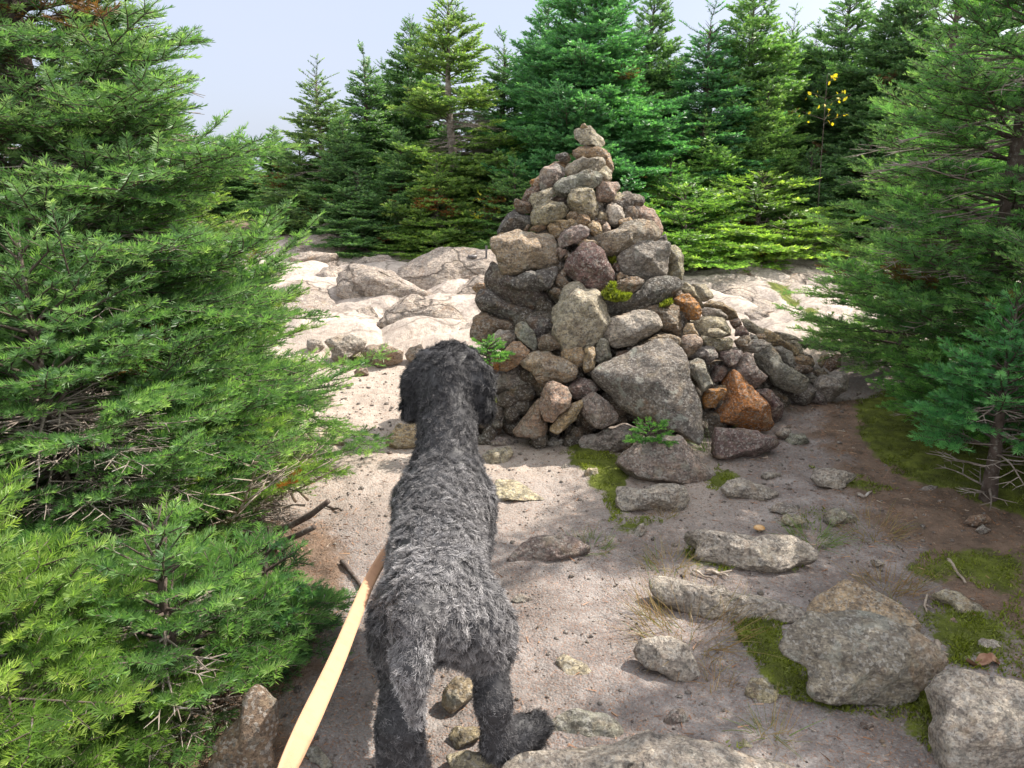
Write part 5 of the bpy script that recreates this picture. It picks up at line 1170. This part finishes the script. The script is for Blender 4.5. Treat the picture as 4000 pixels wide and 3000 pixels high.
    tone = tone * .92 + .10 * perlin(p * 6, 51) + .10 * perlin(p * 30, 52) + rng.normal(0, .08, nc)
    flow = flow + np.stack([perlin(p * 7, 21), perlin(p * 7, 22), perlin(p * 7, 23)], 1) * .7
    side = (np.abs(p[:, 0] - X) > .09) & (p[:, 2] > .3) & (p[:, 2] < .62) & (p[:, 1] > 1.6) & (p[:, 1] < 2.4)
    flow[side] += np.array([0, 0, -.8])
    flow = unit(flow - nn * (flow * nn).sum(1, keepdims=True)); bi = np.cross(nn, flow)
    # each lock is a little hooked curl; neighbouring locks lie roughly the same way
    d = unit(nn * (.50 + .30 * perlin(p * 20, 61))[:, None] + flow * .8 + bi * (perlin(p * 15, 62) * 1.1 + rng.normal(0, .25, nc))[:, None])
    turn = np.sign(perlin(p * 9, 63) + rng.normal(0, .35, nc)) * rng.uniform(.30, .62, nc); axc = unit(nn * .7 + flow * .5 + rng.normal(0, .35, (nc, 3)))
    ln = hl * rng.uniform(.75, 1.15, nc); sp = [p - nn * .004]; ds = [d]
    for k in range(sg):
        sp.append(sp[-1] + d * (ln / sg)[:, None])
        c_a, s_a = np.cos(turn)[:, None], np.sin(turn)[:, None]
        d = d * c_a + np.cross(axc, d) * s_a + axc * (axc * d).sum(1, keepdims=True) * (1 - c_a)
        d = unit(d - nn * .16 + flow * .12); ds.append(d)
    n = nc * per; off = rng.normal(0, .0075, (n, 3)); rep = lambda q: np.repeat(q, per, 0); N3 = rep(nn); off = off - N3 * (off * N3).sum(1, keepdims=True)
    wid = rng.uniform(.0006, .0012, n); sdr = rng.normal(0, .45, (n, 3)); wob = rng.normal(0, .0022, (sg + 1, n, 3)); rows = []
    for k in range(sg + 1):
        fr = k / sg; pt = rep(sp[k]) + off * (1 - .45 * fr) + wob[k] * fr; dk = rep(ds[k]); sd = unit(np.cross(dk, N3 + sdr))
        ww = wid * (1 - .7 * fr); rows += [pt - sd * ww[:, None], pt + sd * ww[:, None]]
    VV = np.stack(rows, 1).reshape(-1, 3); mm = 2 * (sg + 1); b0 = np.arange(n) * mm
    QQ = np.concatenate([np.stack([b0 + 2 * k, b0 + 2 * k + 1, b0 + 2 * k + 3, b0 + 2 * k + 2], 1) for k in range(sg)])
    base = rep(tone) + rng.normal(0, .09, n) + .05
    tt = np.concatenate([np.clip(base - .14 + .26 * (k / (sg - 1)), 0, 1) for k in range(sg)])
    link("coat", mesh_np("coat", VV - cen, quads=QQ, tone=tt), m, body)
    # nose and eyes (turned away from the viewer)
    mk, tk = material("dog_nose"); finish(tk, principled(tk, (.012, .011, .012), .3, None, .5).outputs[0])
    V0, T0 = ico(3)
    link("nose", mesh_np("nose", V0 * np.array([.020, .016, .015]) + np.array([-.220, 2.903, .80]) - cen, tris=T0, smooth=True), mk, body)
    for sx in (-1, 1): link("eye", mesh_np("eye", V0 * .013 + np.array([-.226 + sx * .042, 2.768, .872]) - cen, tris=T0, smooth=True), mk, body)

def leash():
    K = [(1560, 2085, 2.25), (1500, 2170, 2.05), (1445, 2262, 1.89), (1385, 2410, 1.60), (1318, 2578, 1.27), (1215, 2800, .98), (1118, 3005, .80), (1040, 3190, .66), (980, 3330, .56)]
    path = np.array([at_y(*k) for k in K]); f = np.linspace(0, 1, 60); k = np.linspace(0, 1, len(K))
    # smooth spline through the points
    Pn = np.stack([np.interp(f, k, path[:, i]) for i in range(3)], 1)
    for _ in range(12): Pn[1:-1] = .5 * Pn[1:-1] + .25 * (Pn[:-2] + Pn[2:])
    tan = unit(np.gradient(Pn, axis=0)); toc = unit(np.array([0, 0, CAMZ]) - Pn); sd = unit(np.cross(tan, toc)); nr = np.cross(sd, tan)
    tw = np.interp(f, [0, .1, .45, .62, .8, 1], [.1, .1, .1, .15, .95, 1.25]); hw = .0165; th = .0012
    s2 = sd * np.cos(tw)[:, None] + nr * np.sin(tw)[:, None]; n2 = np.cross(s2, tan)
    sec = [(-1, 1), (-.55, 1.25), (0, 1.3), (.55, 1.25), (1, 1), (1, -1), (-1, -1)]; m = len(sec)
    V = np.stack([Pn + s2 * hw * a + n2 * th * b for a, b in sec], 1).reshape(-1, 3); Q = []
    for i in range(len(Pn) - 1):
        for j in range(m): Q.append([i * m + j, i * m + (j + 1) % m, (i + 1) * m + (j + 1) % m, (i + 1) * m + j])
    mt, t = material("leash_webbing"); tcn = N(t, "ShaderNodeTexCoord")
    wv = noise(t, tcn.outputs['Object'], 320, 2); st = noise(t, tcn.outputs['Object'], 30, 5)
    c = mixc(t, ramp(t, st, .52, .72, 0, .5), (.50, .29, .175), (.36, .20, .12)); c = mixc(t, ramp(t, wv, .4, .65, 0, .2), c, (.52, .32, .20))
    finish(t, principled(t, c, .8, bump(t, wv, .5, .002), .2).outputs[0])
    o = link("leash", mesh_np("leash", V - Pn[0], quads=np.array(Q), smooth=True), mt, None, Pn[0]); tag(o, "flat peach coloured webbing leash running down from the dog's side", "leash")

def small_things():
    # metal pin and survey disc set in the bedrock
    from mathutils.bvhtree import BVHTree
    bo = bpy.data.objects["bedrock"]; bv = BVHTree.FromPolygons([v.co[:] for v in bo.data.vertices], [p.vertices[:] for p in bo.data.polygons])
    def hit(px, py):
        r = bv.ray_cast(Vector((0, 0, CAMZ)), Vector(ray(px, py)).normalized()); return np.array(r[0]) if r[0] is not None else at_ground(px, py)
    mt, t = material("weathered_steel"); tcn = N(t, "ShaderNodeTexCoord"); n1 = noise(t, tcn.outputs['Object'], 60, 5)
    b = principled(t, mixc(t, ramp(t, n1, .4, .6), (.11, .105, .11), (.20, .19, .19)), .5, None, .5); b.inputs['Metallic'].default_value = .6; finish(t, b.outputs[0])
    g = hit(1900, 1007); L = .125
    v = [tube([(0, 0, -.08), (0, 0, L - .012)], [.0115, .0115], 14), tube([(0, 0, L - .012), (0, 0, L - .009), (0, 0, L), (0, 0, L + .001)], [.0115, .0142, .0142, .006], 14)]
    V, Q, T = join_tubes(v); o = link("metal_pin", mesh_np("metal_pin", V, quads=Q, tris=T), mt, None, g); tag(o, "dark metal pin standing upright in the pale bedrock", "pin")
    g = hit(1846, 1001); V, Q, T = tube([(0, 0, -.01), (0, 0, .008), (0, 0, .012), (0, 0, .0125)], [.05, .05, .046, .02], 24)
    o = link("survey_disc", mesh_np("survey_disc", V, quads=Q, tris=T), mt, None, g); tag(o, "small grey metal survey disc set flat in the bedrock beside the pin", "disc")
    # mushroom
    g = at_ground(2964, 2080); g[2] = gz(g[0], g[1])[0]; ro = empty("mushroom", g, "tiny orange tan mushroom cap beside the long pale stone", "mushroom")
    mc, t = material("mushroom_cap"); n1 = noise(t, N(t, "ShaderNodeTexCoord").outputs['Object'], 60, 4); finish(t, principled(t, mixc(t, ramp(t, n1, .4, .6), (.50, .27, .10), (.62, .42, .22)), .45, None, .4).outputs[0])
    V0, T0 = ico(3); V = V0 * np.array([.026, .022, .014]); V[:, 2] = np.where(V[:, 2] < 0, V[:, 2] * .25, V[:, 2]) + .017
    link("cap", mesh_np("cap", V, tris=T0, smooth=True), mc, ro); V, Q, T = tube([(0, 0, -.01), (.002, 0, .016)], [.007, .006], 8); link("stem", mesh_np("stem", V, quads=Q, tris=T, smooth=True), TWIG, ro)
    # cut branch stubs under the sunny thicket
    def stub(path, r): return tube(np.array(path), np.linspace(r, r * .72, len(path)), 10, 3, .07)
    A = at_y(1045, 2180, 2.84); B_ = at_y(1053, 2056, 2.84); D = at_y(1090, 2120, 2.82); E = at_y(1228, 2058, 2.72)
    F0 = at_y(850, 2085, 2.98); F1 = at_y(1015, 2088, 2.95); F2 = at_y(1140, 2050, 2.92); F3 = at_y(1283, 1958, 2.85)
    V, Q, T = join_tubes([stub([A - [0, 0, .06], A, .5 * (A + B_), B_], .016), stub([A, D, .5 * (D + E) + [0, 0, -.004], E], .015)])
    o = link("cut_branch", mesh_np("cut_branch", V - A, quads=Q, tris=T, smooth=True), BARK, None, A); tag(o, "forked dark branch stub with sawn ends sticking up beside the trail", "branch")
    V, Q, T = join_tubes([stub([F0, F1, F2, .5 * (F2 + F3) + [0, 0, -.01], F3], .016)])
    o = link("cut_branch", mesh_np("cut_branch", V - F0, quads=Q, tris=T, smooth=True), BARK, None, F0); tag(o, "longer sawn branch slanting up just behind the forked stub", "branch")
    stick('G', "1800 610 1850 670 1892 745", "bleached stick lying on moss in the far shade", .008)
    stick('G', "1738 1062 1752 1110 1775 1162", "short bleached stick beside the big rugged boulder", .010, forks=((.5, .8, .03),))
    stick('G', "490 692 560 690 612 722", "forked bleached twig above the wedge shaped stone", .008, forks=((.3, -.7, .06), (.55, .5, .05)))
    stick('G', "420 690 480 712 540 735", "straight bleached twig on dry needles at the wedge shaped stone", .005)
    stick('G', "1330 1515 1395 1520", "short dark stick on bare gravel below the big rugged boulder", .007, mat=BARK)
    stick('I', "268 562 292 590 325 635", "dark stick lying on the needle litter beside the leash", .012, mat=BARK)
    stick('I', "200 372 240 380 262 392", "thin dark stick on needles near the sawn branch", .008, mat=BARK)
    stick('K', "1318 928 1350 985 1408 1030", "bleached log end lying at the edge of the bedrock slabs", .028, "driftwood", "log", lift=.04)
    stick('G', "1690 800 1672 860 1685 895", "thin forked grey twig on rusty needles in the moss", .005, forks=((.5, .6, .04),))
    stick('G', "1310 265 1345 270 1385 255", "flat chip of brown wood beside the jagged mossy stone", .010, "wood_chip", "wood", DEAD)
    # dead leaf
    g = at_ground(*pts('G', "1985 1195")[0]); g[2] = gz(g[0], g[1])[0] + .012; xs = np.linspace(-1, 1, 13); ys = np.linspace(-1, 1, 7); X, Y = np.meshgrid(xs, ys)
    wv = np.sqrt(np.clip(1 - X ** 2, 0, 1)) * (.8 + .2 * np.cos(X * 9)); V = np.stack([X * .055, Y * wv * .026, .012 * np.sin(X * 4) + .016 * Y ** 2 * wv + .01 * X * Y], -1).reshape(-1, 3)
    V = np.concatenate([V, V - [0, 0, .0012]]); i = np.arange(91).reshape(7, 13); q = np.stack([i[:-1, :-1], i[:-1, 1:], i[1:, 1:], i[1:, :-1]], -1).reshape(-1, 4)
    ml, t = material("dead_leaf"); n1 = noise(t, N(t, "ShaderNodeTexCoord").outputs['Object'], 50, 5); finish(t, principled(t, mixc(t, ramp(t, n1, .4, .65), (.20, .10, .06), (.34, .20, .13)), .7).outputs[0])
    o = link("dead_leaf", mesh_np("dead_leaf", V, quads=np.concatenate([q, q[:, ::-1] + 91]), smooth=True), ml, None, g); tag(o, "curled brown dead leaf on moss above the corner boulder", "leaf")
    for i, (tile, s, lb, n, h, tn, sp) in enumerate([
        ('G', "1070 480", "lush green grass tuft spilling over beside two pale stones", 150, .13, .85, .09), ('G', "400 985", "wide patch of straw coloured dry grass below the wedge stone", 260, .20, .25, .17),
        ('G', "290 650", "dry grass sprouting behind the wedge stone's blunt end", 120, .11, .4, .10), ('G', "1480 745", "rusty dry tuft behind the broad low slab", 130, .14, .2, .10),
        ('G', "850 1530", "sparse wiry grass tuft alone on bottom gravel", 60, .12, .45, .05), ('G', "520 1240", "small dry tuft beside the rounded pale boulder", 50, .08, .25, .07),
        ('F', "1030 700", "tall thin green grass between the giant slab and oblong block", 60, .24, .95, .05), ('I', "1035 500", "flat green grass behind the triangular grey stone", 160, .075, .75, .09),
        ('G', "1390 450", "straggly dry grass beyond the rounded stone near the green tuft", 140, .12, .3, .13), ('F', "545 1430", "little dry tuft under the pale flat topped block", 50, .07, .3, .05)]):
        grass_tuft(tile, s, lb, n, h, tn, 200 + i, sp)
    moss_patch('C', "700 700 790 570 840 580 830 650 900 690 1020 690 960 760 830 775 740 750", "bright moss growing between the five sided boulder and mossy oval stone", -.10)
    moss_patch('C', "770 300 870 290 890 330 830 370 780 350", "dark moss deep in the gap under the red stained slab", .10)
    moss_patch('C', "1300 830 1430 750 1440 800 1340 830", "yellow lichen and moss below the long dark slab's end", .0)

# ------------------------------------------------------------------ build
import time as _t
_t0 = _t.time()
def step(f):
    f(); print("built", f.__name__, round(_t.time() - _t0, 1))
for f in (ground, boulders, trail_stones, rubble, ground_cover, near_trees, far_trees, dog, leash, small_things): step(f)
brush(3090, 760, 9.2, "tangle of dry brown twigs at the forest edge on the shady side", 16, .75, 5)
leafy(3230, 290, 9.4, "sapling with yellow autumn leaves before the shady firs", 36, .30, 6, .8)
leafy(1890, 800, 9.0, "leafy green sapling with yellowing leaves beside the cairn's top", 45, .28, 8, .15)
brush(930, 1560, 3.35, "tangle of bare grey twigs poking out of the sunny thicket over the trail", 26, .62, 15)
brush(1010, 1330, 4.0, "bare pale twigs at the end of the thicket before the bedrock", 12, .45, 16)
brush(640, 1620, 2.9, "mass of dry twigs in the middle of the sunny thicket", 26, .7, 17)
